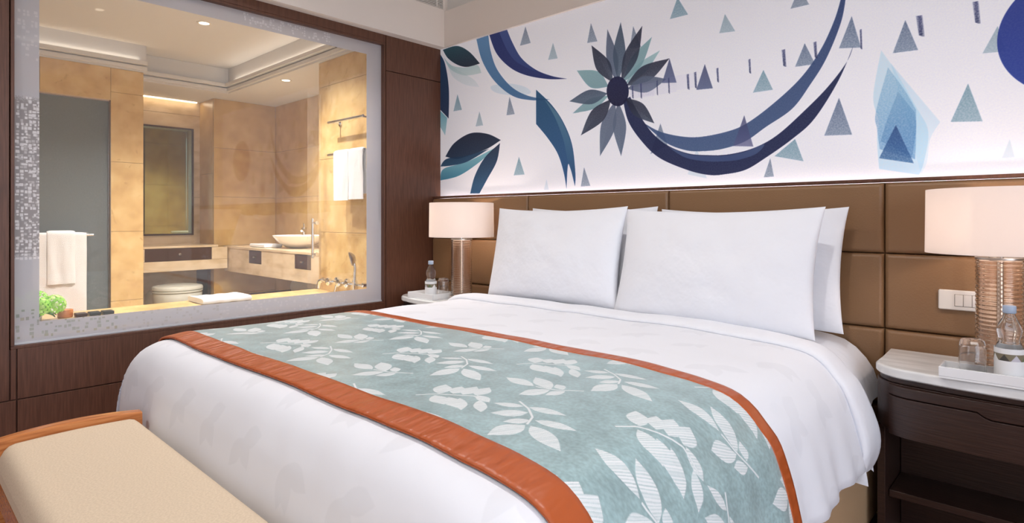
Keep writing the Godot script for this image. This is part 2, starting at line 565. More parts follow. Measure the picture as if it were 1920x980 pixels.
func frosted_border(w: Node3D) -> void:
	# even frost with small mosaic squares; painted window reflection strongest along the side away from the bed
	var W := 1024
	var H := 928
	var im := Image.create(W, H, false, Image.FORMAT_RGBA8)
	im.fill(c8(198, 199, 206, 236))
	var rng := RandomNumberGenerator.new()
	rng.seed = 77
	var mm := 1.76 / W   # metres a pixel, u runs with z from the corner, v down from the top
	var px := func(m: float): return int(m / mm)
	# side band: reflection painted as pale squares on darker frost between 1.82 m and 0.95 m
	var x0: int = px.call(1.668)
	var ya: int = px.call(0.575)
	var yb: int = px.call(1.245)
	for y in range(ya, yb):
		var k := clampf(minf((y - ya) / 14.0, (yb - y) / 14.0), 0, 1)
		for x in range(x0, W):
			if rng.randf() < k:
				im.set_pixel(x, y, c8(160, 157, 160, 240))
	var sq := func(xa: int, ya2: int, xb: int, yb2: int, step: int, prob: float, c: Color):
		for gy in range(ya2, yb2, step):
			for gx in range(xa, xb, step):
				if rng.randf() < prob:
					var s := rng.randi_range(4, step - 1)
					var s2 := rng.randi_range(4, step - 1)
					im.fill_rect(Rect2i(gx + rng.randi_range(0, 1), gy + rng.randi_range(0, 1), s, s2), c)
	sq.call(x0, ya, W - 6, yb, 7, 0.5, c8(196, 195, 199, 242))
	sq.call(x0 + 3, ya + 2, W - 6, yb, 8, 0.6, c8(228, 228, 232, 244))
	sq.call(x0, px.call(0.22), W - 6, px.call(0.42), 8, 0.35, c8(214, 214, 219, 240))
	# foot of the side band and along the bottom: darker, clearer squares, their reflected tone painted in
	sq.call(px.call(1.40), px.call(1.44), W - 4, H - 10, 9, 0.34, c8(160, 166, 164, 215))
	sq.call(px.call(0.95), px.call(1.50), px.call(1.40), H - 10, 9, 0.22, c8(188, 188, 192, 230))
	sq.call(px.call(0.25), px.call(1.50), px.call(0.95), H - 10, 9, 0.25, c8(206, 206, 212, 238))
	# top: paler squares, reflected tone painted in
	sq.call(px.call(0.35), 4, px.call(0.85), px.call(0.062), 8, 0.4, c8(222, 223, 229, 242))
	var m := mat("frost_painted_reflection", Color.WHITE, 0.45)
	m.albedo_texture = tex(im)
	m.transparency = BaseMaterial3D.TRANSPARENCY_ALPHA
	m.backlight_enabled = true
	m.backlight = c8(200, 200, 205)
	m.texture_repeat = false
	var b := MB.new()
	var za := 0.461
	var zb := 2.221
	var y0 := 0.569
	var y1 := 2.151
	for r in [[za, zb, 0.569, 0.655], [za, zb, 2.078, 2.151], [za, 0.566, 0.655, 2.078], [2.138, zb, 0.655, 2.078]]:
		var pts := []
		var uvs := []
		for e in [[r[0], r[2]], [r[1], r[2]], [r[1], r[3]], [r[0], r[3]]]:
			pts.append(Vector3(-0.0312, e[1], e[0]))
			uvs.append(Vector2((e[0] - za) / (zb - za), (y1 - e[1]) / (y1 - y0)))
		b.flat(pts, Vector3.RIGHT, uvs)
	part("frosted_border", b, m, w)

# ---------------------------------------------------------------- drawing on images
var W2 := 0
var grainmap: Image

func curve_pts(p: Array, steps := 8) -> PackedVector2Array:
	# closed smooth outline; a point given as [x, y, 1] is a sharp corner
	var o := PackedVector2Array()
	var m := p.size()
	for i in m:
		var a := Vector2(p[i][0], p[i][1])
		var b := Vector2(p[(i + 1) % m][0], p[(i + 1) % m][1])
		var z := Vector2(p[(i + m - 1) % m][0], p[(i + m - 1) % m][1])
		var c := Vector2(p[(i + 2) % m][0], p[(i + 2) % m][1])
		if p[i].size() > 2: z = a
		if p[(i + 1) % m].size() > 2: c = b
		for k in steps:
			o.append(a.cubic_interpolate(b, z, c, float(k) / steps))
	return o

func fill(im: Image, poly: PackedVector2Array, col: Color, col2: Color, alpha: float, grain: float) -> void:
	# polygon of dye: colour runs from col (start of its long side) to col2; soft one pixel edge, speckled by the grain map
	var lo := Vector2(1e9, 1e9)
	var hi := -lo
	for p in poly:
		lo = lo.min(p); hi = hi.max(p)
	var w := im.get_width()
	var h := im.get_height()
	var y0 := maxi(0, int(lo.y))
	var y1 := mini(h - 1, int(hi.y) + 1)
	var m := poly.size()
	var gw := grainmap.get_width()
	for y in range(y0, y1 + 1):
		var cov := {}
		for s in 2:
			var yy := y + 0.25 + 0.5 * s
			var xs := []
			for i in m:
				var a := poly[i]
				var b := poly[(i + 1) % m]
				if (a.y <= yy) != (b.y <= yy):
					xs.append(a.x + (yy - a.y) / (b.y - a.y) * (b.x - a.x))
			xs.sort()
			for k in range(0, xs.size() - 1, 2):
				var xa: float = maxf(xs[k], 0.0)
				var xb: float = minf(xs[k + 1], w - 0.001)
				for x in range(int(xa), int(xb) + 1):
					var c := minf(xb, x + 1.0) - maxf(xa, x)
					if c > 0.0: cov[x] = cov.get(x, 0.0) + c * 0.5
		var tt := clampf((y - lo.y) / maxf(hi.y - lo.y, 1.0), 0, 1)
		var cc := col.lerp(col2, tt)
		for x in cov:
			if x < 0 or x >= w: continue
			var g := grainmap.get_pixel(x % gw, y % gw).r
			var al := clampf(alpha * (1.0 - grain * (1.0 - g) * 1.4), 0, 1) * minf(cov[x], 1.0)
			im.set_pixel(x, y, im.get_pixel(x, y).lerp(cc, al))

# ---------------------------------------------------------------- the mural
const MURAL_W := 3.6
const MURAL_Y0 := 1.19
const MURAL_Y1 := 2.22
const PXM := 568.0

func photo_to_mural(px: float, py: float) -> Vector2:
	# a pixel of the photograph gives a direction; the distance is that of the wall the mural hangs on
	var s := sin(deg_to_rad(43.055))
	var c := cos(deg_to_rad(43.055))
	var dx := -s + c * (px - 960.0) / 1114.0
	var dz := -c - s * (px - 960.0) / 1114.0
	var dy := (409.5 - py) / 1114.0
	var k := (0.012 - 2.599) / dz
	return Vector2((3.077 + k * dx) * PXM, (MURAL_Y1 - (1.08 + k * dy)) * PXM)

func mural_image() -> Image:
	var im := Image.create(int(MURAL_W * PXM), int((MURAL_Y1 - MURAL_Y0) * PXM), false, Image.FORMAT_RGB8)
	im.fill(c8(232, 232, 239))
	var gi := noise_image(61, 0.22, 2, 256, 256)
	gi.convert(Image.FORMAT_RGB8)
	grainmap = gi
	var A := func(pts: Array, ox: float) -> PackedVector2Array:   # outline in a zoomed view of the photograph
		var o := []
		for p in pts:
			var q := photo_to_mural(ox + p[0] / 2.648, p[1] / 2.648)
			o.append([q.x, q.y, 1] if p.size() > 2 else [q.x, q.y])
		return curve_pts(o)
	var navy := c8(22, 34, 78)
	var ink := c8(22, 28, 52)
	var slate := c8(86, 100, 124)
	var teal := c8(104, 142, 154)
	var S := func(pts: Array, ox: float, c1: Color, c2: Color, al := 0.97, gr := 0.10): fill(im, A.call(pts, ox), c1, c2, al, gr)
	# small trees
	var T5 := [[[490, 132], [463, 227], [516, 213], 1], [[627, 213], [603, 297], [650, 290], 2], [[815, 115], [797, 213], [847, 205], 1], [[1025, 130], [1008, 240], [1065, 235], 1], [[1245, -12], [1207, 95], [1297, 72], 3], [[153, 468], [133, 552], [175, 545], 3], [[262, 553], [243, 627], [280, 622], 2], [[411, 480], [396, 572], [437, 566], 1], [[458, 778], [432, 870], [486, 866], 3], [[781, 830], [765, 925], [812, 922], 1], [[595, 890], [582, 942], [606, 942], 4], [[1160, 612], [1110, 765], [1195, 720], 1], [[1340, 735], [1295, 865], [1390, 885], 4], [[1480, 70], [1452, 165], [1531, 155], 2]]
	var T6 := [[[365, -60], [323, 43], [415, 22], 1], [[626, 80], [563, 240], [672, 236], 5], [[393, 215], [345, 332], [445, 318], 5], [[188, 347], [136, 460], [235, 445], 3], [[892, 100], [830, 264], [955, 248], 5], [[563, 485], [490, 673], [628, 668], 5], [[1203, 415], [1117, 605], [1275, 602], 3], [[345, 690], [243, 775], [387, 800], 3], [[222, 785], [190, 880], [240, 876], 1], [[1410, 690], [1370, 785], [1435, 780], 4], [[1350, 130], [1275, 265], [1390, 255], 2]]
	for st in [[T5, 800.0], [T6, 1360.0]]:
		for q in st[0]:
			var c1: Color = [navy, slate, c8(130, 155, 168), c8(92, 132, 150), c8(170, 195, 210), c8(66, 84, 116)][q[3]]
			var c2: Color = c1.lerp(c8(170, 190, 205), 0.35)
			S.call([[q[0][0], q[0][1], 1], [q[2][0], q[2][1], 1], [q[1][0], q[1][1], 1]], st[1], c1, c2, 0.5 if q[3] == 4 else 0.9, 0.32)
	# leaves in the corner
	S.call([[100, 310, 1], [130, 380], [190, 420], [262, 432, 1], [230, 392], [150, 345]], 800, c8(176, 200, 206), c8(206, 216, 220), 0.55)
	S.call([[85, 285, 1], [125, 325], [190, 335], [250, 322], [272, 362, 1], [190, 374], [120, 345]], 800, c8(136, 178, 184), c8(176, 200, 200), 0.7)
	S.call([[80, 247, 1], [150, 228], [210, 256], [264, 315, 1], [200, 332], [150, 320], [105, 288]], 800, c8(24, 62, 76), c8(22, 32, 50))
	S.call([[68, 270, 1], [92, 320], [110, 440], [109, 588, 1], [68, 545, 1]], 800, c8(16, 48, 84), c8(20, 34, 66))
	S.call([[68, 550, 1], [102, 585, 1], [92, 672, 1], [68, 630, 1]], 800, c8(80, 150, 170), c8(150, 190, 200), 0.85)
	# arcs
	S.call([[320, 428], [400, 414], [490, 432], [512, 465], [420, 472], [340, 458]], 800, c8(170, 200, 220), c8(170, 200, 220), 0.4)
	S.call([[247, 195, 1], [275, 300], [335, 400], [425, 475], [520, 497], [612, 494, 1], [505, 476], [420, 430], [350, 345], [318, 255], [306, 175, 1]], 800, c8(70, 118, 166), c8(40, 84, 132), 0.9)
	S.call([[308, 165, 1], [345, 262], [410, 332], [490, 372], [600, 392], [697, 391, 1], [620, 377], [540, 345], [470, 288], [425, 210], [396, 140, 1]], 800, c8(26, 40, 100), c8(22, 34, 92))
	S.call([[360, 160, 1], [400, 250], [450, 310], [540, 352], [470, 288], [425, 210], [396, 140, 1]], 800, c8(96, 116, 170), c8(60, 84, 140), 0.5)
	S.call([[543, 445, 1], [620, 520], [680, 610], [722, 720], [738, 860], [736, 925, 1], [704, 812], [694, 937, 1], [680, 855], [650, 762], [600, 684], [543, 615, 1]], 800, c8(22, 66, 104), c8(26, 70, 120))
	S.call([[585, 492, 1], [650, 565], [690, 640], [722, 730], [738, 880], [704, 812], [680, 700], [640, 590]], 800, c8(120, 156, 170), c8(40, 80, 120), 0.6)
	S.call([[93, 777, 1], [135, 712], [215, 662], [300, 664], [368, 695, 1], [300, 738], [215, 770], [150, 788]], 800, c8(16, 26, 48), c8(18, 36, 62))
	S.call([[68, 826, 1], [100, 788], [200, 772], [310, 738, 1], [200, 803], [120, 822]], 800, c8(20, 50, 80), c8(24, 60, 92))
	S.call([[68, 895, 1], [84, 838], [200, 803], [342, 732, 1], [260, 806], [160, 872]], 800, c8(120, 176, 186), c8(40, 110, 140), 0.92)
	S.call([[364, 710, 1], [348, 800], [300, 890], [262, 960, 1], [216, 960, 1], [240, 870], [290, 780]], 800, c8(20, 34, 60), c8(26, 72, 110))
	# the large stems
	S.call([[1068, 604, 1], [1150, 650], [1250, 675], [1350, 680], [1483, 655], [1583, 615], [1713, 520], [1853, 390], [1953, 250], [2023, 100], [2062, -30, 1], [2082, -30, 1], [2056, 110], [1983, 290], [1903, 420], [1813, 540], [1683, 630], [1583, 700], [1483, 735], [1400, 748], [1300, 748], [1200, 715], [1130, 660]], 800, c8(40, 58, 104), c8(58, 80, 120), 0.97)
	S.call([[975, 500, 1], [1000, 600], [1060, 692], [1150, 780], [1290, 842], [1400, 868], [1483, 864], [1583, 842], [1683, 782], [1813, 690], [1923, 590], [2043, 400], [2119, 222, 1], [2083, 310], [1983, 440], [1853, 570], [1753, 660], [1673, 712], [1583, 748], [1483, 768], [1400, 770], [1300, 762], [1200, 724], [1120, 660], [1050, 560], [1010, 480, 1]], 800, c8(17, 26, 66), c8(13, 22, 62))
	S.call([[1200, 730, 1], [1300, 766], [1400, 774], [1483, 772], [1583, 752], [1673, 716], [1640, 760], [1560, 790], [1483, 800], [1380, 800], [1280, 780]], 800, c8(110, 134, 170), c8(80, 104, 150), 0.5)
	S.call([[93, 572, 1], [138, 727, 1], [38, 725, 1]], 1360, c8(52, 56, 96), c8(90, 92, 132), 0.8)
	# petals
	for q in [[1158, 250, 34, 3], [1118, 183, 40, 2], [725, 562, 34, 2], [745, 350, 56, 2], [897, 145, 36, 1], [963, 110, 40, 4], [1070, 128, 44, 0], [818, 225, 48, 0], [1205, 290, 50, 0], [1190, 392, 52, 1], [1130, 612, 46, 0], [965, 775, 42, 1], [860, 775, 46, 1], [765, 672, 48, 0], [708, 503, 46, 4]]:
		var tip := Vector2(q[0], q[1])
		var cen := Vector2(948, 453)
		var d := (tip - cen).normalized()
		var nn: Vector2 = Vector2(-d.y, d.x) * (q[2] * 0.78)
		var bs := cen + d * 50.0
		var mid := bs.lerp(tip, 0.45)
		var c1: Color = [c8(26, 28, 48), c8(78, 88, 112), c8(120, 160, 166), c8(150, 186, 190), c8(56, 70, 92)][q[3]]
		var pts := [[bs.x, bs.y, 1], [mid.x + nn.x, mid.y + nn.y], [tip.x, tip.y, 1], [mid.x - nn.x, mid.y - nn.y]]
		S.call(pts, 800, c1, c1.lerp(c8(100, 124, 144), 0.4), 0.95, 0.15)
		S.call([[bs.x, bs.y, 1], [tip.x, tip.y, 1], [mid.x - nn.x, mid.y - nn.y]], 800, c1.lerp(c8(190, 205, 212), 0.35), c1, 0.35, 0.3)
	var circ := []
	for k in 16: circ.append([948 + 55 * cos(TAU * k / 16), 453 + 74 * sin(TAU * k / 16)])
	S.call(circ, 800, c8(20, 24, 62), c8(16, 18, 52), 1.0, 0.1)
	for q in [[1205, 290, 1168, 412, 1240, 410], [1380, 318, 1338, 446, 1420, 438]]:
		S.call([[q[0], q[1], 1], [q[4], q[5], 1], [q[2], q[3], 1]], 800, c8(58, 64, 102), c8(72, 84, 124), 0.85)
	# brushed ink smears
	for q in [[1010, 425, 1130, 490, 0.25], [1050, 412, 1140, 482, 0.2], [1150, 392, 1240, 470, 0.22], [1240, 375, 1330, 448, 0.16]]:
		S.call([[q[0], q[1], 1], [q[2], q[1] - 14, 1], [q[2], q[3] - 14, 1], [q[0], q[3], 1]], 800, c8(150, 140, 190), c8(170, 165, 205), q[4], 0.8)
	for q in [[800, 1022, 425, 490, 9], [800, 1064, 412, 490, 9], [800, 1144, 398, 474, 8], [800, 1202, 384, 466, 9], [800, 1297, 366, 446, 14], [800, 1334, 356, 440, 14], [800, 1444, 336, 410, 12], [1360, 120, 292, 366, 12], [1360, 290, 244, 332, 20], [1360, 446, 206, 290, 18], [1360, 672, 144, 246, 12], [1360, 966, 76, 182, 36], [1360, 1245, 6, 118, 34]]:
		for k in 3:
			var wv: float = q[4] * (1.0 - 0.3 * k)
			S.call([[q[1] - wv * 0.6, q[2] + 4, 1], [q[1] + wv * 0.3, q[2], 1], [q[1] + wv * 0.6, q[3], 1], [q[1] - wv * 0.2, q[3] - 6, 1]], q[0], c8(60, 66, 110), c8(26, 34, 74), 0.6, 0.5)
	# the blue fir
	var sky := c8(150, 196, 226)
	S.call([[820, 315, 1], [1065, 605, 1], [1015, 690], [1000, 800], [970, 866, 1], [900, 600]], 1360, sky, c8(190, 220, 238), 0.5, 0.3)
	S.call([[772, 250, 1], [830, 330, 1], [945, 530], [1005, 650], [985, 800], [960, 868, 1], [762, 838, 1], [752, 690], [760, 600], [733, 480]], 1360, c8(170, 210, 230), c8(150, 200, 230), 0.6, 0.3)
	S.call([[806, 335, 1], [890, 450], [945, 545, 1], [945, 690], [940, 790, 1], [765, 740, 1], [752, 640], [745, 560]], 1360, c8(120, 168, 200), c8(74, 128, 180), 0.7, 0.4)
	S.call([[856, 455, 1], [940, 560, 1], [946, 640], [925, 780, 1], [770, 700, 1], [800, 600]], 1360, c8(96, 144, 186), c8(58, 106, 164), 0.6, 0.4)
	S.call([[845, 620, 1], [934, 810, 1], [762, 785, 1]], 1360, c8(32, 60, 112), c8(48, 92, 144), 0.92, 0.3)
	# the disc at the far end
	circ = []
	for k in 32: circ.append([(3.109 + 0.206 * cos(TAU * k / 32)) * PXM, (MURAL_Y1 - 1.676 + 0.206 * sin(TAU * k / 32)) * PXM])
	fill(im, curve_pts(circ, 4), c8(36, 50, 128), c8(32, 56, 140), 1.0, 0.1)
	# canvas texture over everything
	var w := im.get_width()
	for y in im.get_height():
		for x in w:
			var g := (gi.get_pixel(x % 256, y % 256).r - 0.5) * 0.035
			var c := im.get_pixel(x, y)
			im.set_pixel(x, y, Color(c.r + g, c.g + g, c.b + g))
	return im

func build_mural() -> void:
	var m := mat("mural_print_added_glow", Color.WHITE, 0.75)
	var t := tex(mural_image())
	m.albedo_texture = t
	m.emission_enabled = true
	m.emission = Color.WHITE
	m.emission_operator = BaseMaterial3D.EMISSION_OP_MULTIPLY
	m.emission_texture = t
	m.emission_energy_multiplier = 0.2  # added glow of the print itself, lifts the whites of the mural
	m.texture_repeat = false
	var r := thing("mural_added_glow", "white mural, given an added glow, with blue flowers, leaves and little trees above the headboard", "mural", Vector3(0, 0, 0))
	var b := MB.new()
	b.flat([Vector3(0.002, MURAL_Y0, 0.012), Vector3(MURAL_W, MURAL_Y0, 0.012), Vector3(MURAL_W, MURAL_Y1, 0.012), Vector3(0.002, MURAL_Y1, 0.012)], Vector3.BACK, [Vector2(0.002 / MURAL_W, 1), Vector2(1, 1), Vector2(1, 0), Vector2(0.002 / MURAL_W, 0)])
	part("printed_face", b, m, r)
	part("backing_board", boxm(Vector3(0.001, MURAL_Y0, 0.0), Vector3(MURAL_W + 0.002, MURAL_Y1 - 0.008, 0.011), 0.001), MT.white_paint, r)  # plain white backing, nothing lit inside
	# light strip in the gap behind the top of the headboard
	var l := single("led_strip", boxm(Vector3(0.01, 1.172, 0.018), Vector3(3.9, 1.180, 0.030), 0.001), glow("led_strip_glow", c8(255, 240, 236), 3.0), "warm white light strip hidden behind the top of the headboard", "light strip")
	area("led_strip_light", Vector3(1.95, 1.184, 0.024), Vector3(0, 1, 0.0), Vector2(0.012, 3.85), 0.35, c8(255, 240, 236))

# ---------------------------------------------------------------- headboard
func cushion(w: float, h: float, d: float, r: float, sd: int) -> MB:
	# padded panel: flat back at z 0, face at z d, soft edges of radius r
	var nf := FastNoiseLite.new()
	nf.seed = sd
	nf.frequency = 3.0
	var ax := func(l: float) -> Array:
		var e := [0.0, 0.06, 0.16, 0.32, 0.55, 0.8, 1.0, 1.6]
		var o := []
		for q in e: o.append(q * r)
		var c := 6
		for k in range(1, c): o.append(lerpf(1.6 * r, l - 1.6 * r, float(k) / c))
		for k in range(e.size() - 1, -1, -1): o.append(l - e[k] * r)
		return o
	var xs: Array = ax.call(w)
	var ys: Array = ax.call(h)
	var pts := []
	for y in ys:
		var row := []
		for x in xs:
			var a := minf(minf(x, w - x) / r, 1.0)
			var b := minf(minf(y, h - y) / r, 1.0)
			var q := sqrt(1.0 - (1.0 - a) * (1.0 - a)) * sqrt(1.0 - (1.0 - b) * (1.0 - b))
			var crown := 0.004 * (1.0 - pow(2.0 * x / w - 1.0, 2)) * (1.0 - pow(2.0 * y / h - 1.0, 2))
			row.append(Vector3(x, y, d * 0.45 + d * 0.55 * q + crown + 0.0008 * nf.get_noise_2d(x * 2.0, y * 2.0) * q))
		pts.append(row)
	var m := MB.new()
	m.sheet(pts, [], false, false)
	# sides and back
	m.flat([Vector3(0, 0, 0), Vector3(w, 0, 0), Vector3(w, h, 0), Vector3(0, h, 0)], Vector3.FORWARD)
	m.flat([Vector3(0, 0, 0), Vector3(w, 0, 0), Vector3(w, 0, d * 0.45), Vector3(0, 0, d * 0.45)], Vector3.DOWN)
	m.flat([Vector3(0, h, 0), Vector3(w, h, 0), Vector3(w, h, d * 0.45), Vector3(0, h, d * 0.45)], Vector3.UP)
	m.flat([Vector3(0, 0, 0), Vector3(0, h, 0), Vector3(0, h, d * 0.45), Vector3(0, 0, d * 0.45)], Vector3.LEFT)
	m.flat([Vector3(w, 0, 0), Vector3(w, h, 0), Vector3(w, h, d * 0.45), Vector3(w, 0, d * 0.45)], Vector3.RIGHT)
	return m

func build_headboard() -> void:
	var h := thing("headboard", "wide brown leather headboard of padded rectangular panels below the mural", "headboard", Vector3(0, 0, 0))
	part("frame_board", boxm(Vector3(0.002, 0.1, 0.034), Vector3(4.35, 1.212, 0.050), 0.001), MT.veneer, h)
	part("top_rail", boxm(Vector3(0.002, 1.214, 0.034), Vector3(4.35, 1.226, 0.082), 0.002), MT.veneer, h)
	var xs := [0.002, 0.848, 1.720, 2.588, 3.46, 4.34]
	var ys := [0.12, 0.402, 0.678, 0.953, 1.224]
	for i in 5:
		for j in 4:
			var w: float = xs[i + 1] - xs[i] - 0.002
			var hh: float = ys[j + 1] - ys[j] - 0.002 - (0.012 if j == 3 else 0.0)
			var p := part("padded_panel", cushion(w, hh, 0.036, 0.016, i * 7 + j), MT.leather, h)
			p.position = Vector3(xs[i] + 0.001, ys[j] + 0.001, 0.050)
	# switches by the bed
	var s := thing("switch_plate", "white switch and socket plate on the leather headboard behind the glass lamp", "switch plate", Vector3(2.752, 0.769, 0.091))
	part("plate", boxm(Vector3(0, 0, 0), Vector3(0.21, 0.068, 0.010), 0.004), MT.plastic, s)
	for k in 3:
		part("rocker", boxm(Vector3(0.047 + k * 0.0235, 0.015, 0.009), Vector3(0.069 + k * 0.0235, 0.053, 0.0125), 0.0012), MT.plastic, s)
	part("rocker_surround", boxm(Vector3(0.0455, 0.0135, 0.0098), Vector3(0.118, 0.0545, 0.0103), 0.0001), MT.line, s)
	part("socket", boxm(Vector3(0.128, 0.012, 0.009), Vector3(0.172, 0.056, 0.0118), 0.003), MT.plastic, s)
	for q in [[0.150, 0.045], [0.141, 0.028], [0.159, 0.028]]:
		part("socket_hole", boxm(Vector3(q[0] - 0.0025, q[1] - 0.003, 0.0115), Vector3(q[0] + 0.0025, q[1] + 0.003, 0.0121), 0.0002), MT.black, s)

# ---------------------------------------------------------------- bed
# outline of the made bed across its width: [x, y] from the side by the bathroom to the other, as the cloth lies
var side_l := [[0.02, 0.660], [-0.40, 0.660], [-0.72, 0.656], [-0.87, 0.648], [-0.935, 0.630], [-0.975, 0.588], [-1.00, 0.52], [-1.02, 0.42], [-1.04, 0.30]]
var side_r := [[0.02, 0.660], [0.35, 0.660], [0.60, 0.651], [0.72, 0.637], [0.82, 0.612], [0.885, 0.560], [0.918, 0.483], [0.942, 0.39], [0.960, 0.30], [0.968, 0.24]]
var foot_c := [[0.3, 0.0], [1.2, 0.0], [1.70, 0.0], [1.86, 0.004], [1.945, 0.03], [1.990, 0.08], [2.012, 0.16], [2.022, 0.27], [2.026, 0.36]]
const BX := 1.66

var dense := {}

func along(line: Array, s: float) -> Vector2:
	# the point of a smoothed polyline at arc length s (straight on past its end)
	if not dense.has(line):
		var pts := PackedVector2Array()
		for k in line.size() - 1:
			var a := Vector2(line[k][0], line[k][1])
			var b := Vector2(line[k + 1][0], line[k + 1][1])
			var z := Vector2(line[maxi(k - 1, 0)][0], line[maxi(k - 1, 0)][1])
			var c := Vector2(line[mini(k + 2, line.size() - 1)][0], line[mini(k + 2, line.size() - 1)][1])
			for i in 16: pts.append(a.cubic_interpolate_in_time(b, z, c, i / 16.0, a.distance_to(b), -a.distance_to(z), a.distance_to(b) + b.distance_to(c)))
		pts.append(Vector2(line[-1][0], line[-1][1]))
		var len := PackedFloat32Array([0.0])
		for k in range(1, pts.size()): len.append(len[k - 1] + pts[k].distance_to(pts[k - 1]))
		dense[line] = [pts, len]
	var p: PackedVector2Array = dense[line][0]
	var l: PackedFloat32Array = dense[line][1]
	var k := clampi(l.bsearch(s) - 1, 0, p.size() - 2)
	return p[k] + (p[k + 1] - p[k]) * ((s - l[k]) / maxf(l[k + 1] - l[k], 1e-6))

var bed_noise := FastNoiseLite.new()

func bed_point(a: float, b: float, lift := 0.0) -> Vector3:
	# a: distance over the cloth from the middle, b: distance over the cloth from the head end
	var p := along(side_r, a) if a >= 0.0 else along(side_l, -a)
	var q := along(foot_c, maxf(b - 0.3, 0.0)) if b > 0.3 else Vector2(b, 0.0)
	var dropa := 0.660 - p.y
	var dropb := q.y
	var k := 0.08
	var hh := clampf(0.5 + 0.5 * (dropa - dropb) / k, 0, 1)
	var drop := lerpf(dropb, dropa, hh) + k * hh * (1.0 - hh) * clampf(minf(dropa, dropb) / 0.05, 0, 1)
	# where the corner cloth falls both ways it hangs a little out of the corner
	var both := minf(dropa, dropb)
	var pt := Vector3(BX + p.x, 0.660 - drop, q.x)
	var wob := bed_noise.get_noise_2d(pt.x * 1.0, pt.z * 1.0) * 0.006
	pt.y += wob * (1.0 - clampf(drop / 0.1, 0, 1))
	# soft vertical folds in the falling cloth
	var fall := clampf((drop - 0.10) / 0.25, 0, 1)
	if dropa > dropb:
		pt.x += signf(a) * fall * (0.008 * sin(pt.z * 21.0 + 1.0) + 0.005 * sin(pt.z * 47.0)) - signf(a) * both * 0.10
	else:
		pt.z += fall * 0.004 * sin(pt.x * 13.0) - both * 0.10
	if lift != 0.0:
		var nx := clampf(dropa / 0.08, 0, 1) * signf(a)
		var nz := clampf(dropb / 0.08, 0, 1)
		var nn := Vector3(nx, maxf(0.0, 1.0 - maxf(absf(nx), nz)) + 0.2, nz).normalized()
		pt += nn * lift
	return pt

func sheet_over(a0: float, a1: float, b0: float, b1: float, na: int, nb: int, lift: float, thick: float, edge := 0.01) -> MB:
	var pts := []
	var uvs := []
	var ja := range(na + 1)
	for j in range(-1, nb + 2):
		var b := lerpf(b0, b1, clampf(float(j) / nb, 0, 1))
		var row := []
		var ur := []
		for i in range(-1, na + 2):
			var a := lerpf(a0, a1, clampf(float(i) / na, 0, 1))
			var rim := i < 0 or i > na or j < 0 or j > nb
			row.append(bed_point(a, b, lift - (thick if rim else 0.0)))
			ur.append(Vector2((a - a0) / (a1 - a0), (b - b0) / (b1 - b0)))
		pts.append(row)
		uvs.append(ur)
	var m := MB.new()
	m.sheet(pts, uvs, false, true)
	return m

func build_bed() -> void:
	bed_noise.seed = 9
	bed_noise.frequency = 2.2
	bed_noise.fractal_octaves = 2
	var bed := thing("bed", "king size bed with tan upholstered base under the white duvet", "bed", Vector3(BX + 0.03, 0, 1.05))
	part("base", boxm(Vector3(-0.90, 0.03, -0.94), Vector3(0.895, 0.34, 0.90), 0.015), MT.base_cloth, bed)
	part("mattress", boxm(Vector3(-0.90, 0.341, -0.94), Vector3(0.76, 0.605, 0.86), 0.05), MT.linen, bed)
	for q in [[-0.8, -0.85], [0.8, -0.85], [-0.8, 0.8], [0.8, 0.8]]:
		part("foot", boxm(Vector3(q[0] - 0.03, 0, q[1] - 0.03), Vector3(q[0] + 0.03, 0.03, q[1] + 0.03)), MT.black, bed)
	# fitted sheet showing at the head end
	var m := MB.new()
	var pts := []
	for j in 13:
		var row := []
		for i in 49:
			var s := lerpf(-1.10, 1.02, i / 48.0)
			var p := bed_point(s * 0.985, lerpf(0.105, 0.50, j / 12.0), 0.0)
			p.y = maxf(p.y - 0.004, 0.36)
			row.append(p)
		pts.append(row)
	m.sheet(pts, [], false, true)
	part("fitted_sheet", m, MT.linen, bed).position = -bed.position
	# duvet: its damask of pale leaves is woven tone in tone
	var dv := thing("duvet", "white damask duvet spread over the bed and hanging down its sides", "duvet", Vector3.ZERO)
	var dm: StandardMaterial3D = MT.linen.duplicate()
	dm.resource_name = "damask"
	dm.albedo_color = Color.WHITE
	dm.albedo_texture = tex(damask_image())
	dm.uv1_scale = Vector3(0.9, 0.9, 0.9)
	part("cover", sheet_over(-1.36, 1.14, 0.44, 2.36, 110, 96, 0.012, 0.012), dm, dv)
	# turned-down top edge, thicker, hanging low at the open side
	m = MB.new()
	pts = []
	var prof := [[0.415, 0.006], [0.418, 0.020], [0.43, 0.030], [0.45, 0.034], [0.48, 0.035], [0.525, 0.034], [0.545, 0.028], [0.552, 0.018], [0.548, 0.011], [0.53, 0.010]]
	for pr in prof:
		var row := []
		for i in 121:
			var a := lerpf(-1.14, 1.185, i / 120.0)
			var out := clampf((a - 0.86) / 0.36, 0, 1)
			var lift: float = pr[1] + (0.038 * out * sin(PI * clampf((pr[0] - 0.28) / 0.30, 0, 1)) if pr[1] > 0.012 else 0.0)
			var p := bed_point(a, pr[0] + 0.03 * out + 0.012 * sin(a * 5.0) * out, lift)
			if i > 112 and pr[1] > 0.012: p.x -= 0.0009 * (i - 112) * (i - 112)
			row.append(p)
		pts.append(row)
	m.sheet(pts, [], false, true)
	part("turned_down_edge", m, MT.linen, dv)
	# runner
	var rn := thing("bed_runner", "pale teal bed runner woven with white leaves, bordered in orange silk", "bed runner", Vector3.ZERO)
	part("woven_panel", sheet_over(-1.30, 1.13, 1.175, 1.835, 120, 44, 0.021, 0.004), runner_material(), rn)
	part("silk_border", sheet_over(-1.31, 1.14, 1.13, 1.178, 120, 5, 0.023, 0.006), MT.silk, rn)
	part("silk_border", sheet_over(-1.31, 1.14, 1.832, 1.905, 120, 7, 0.023, 0.006), MT.silk, rn)

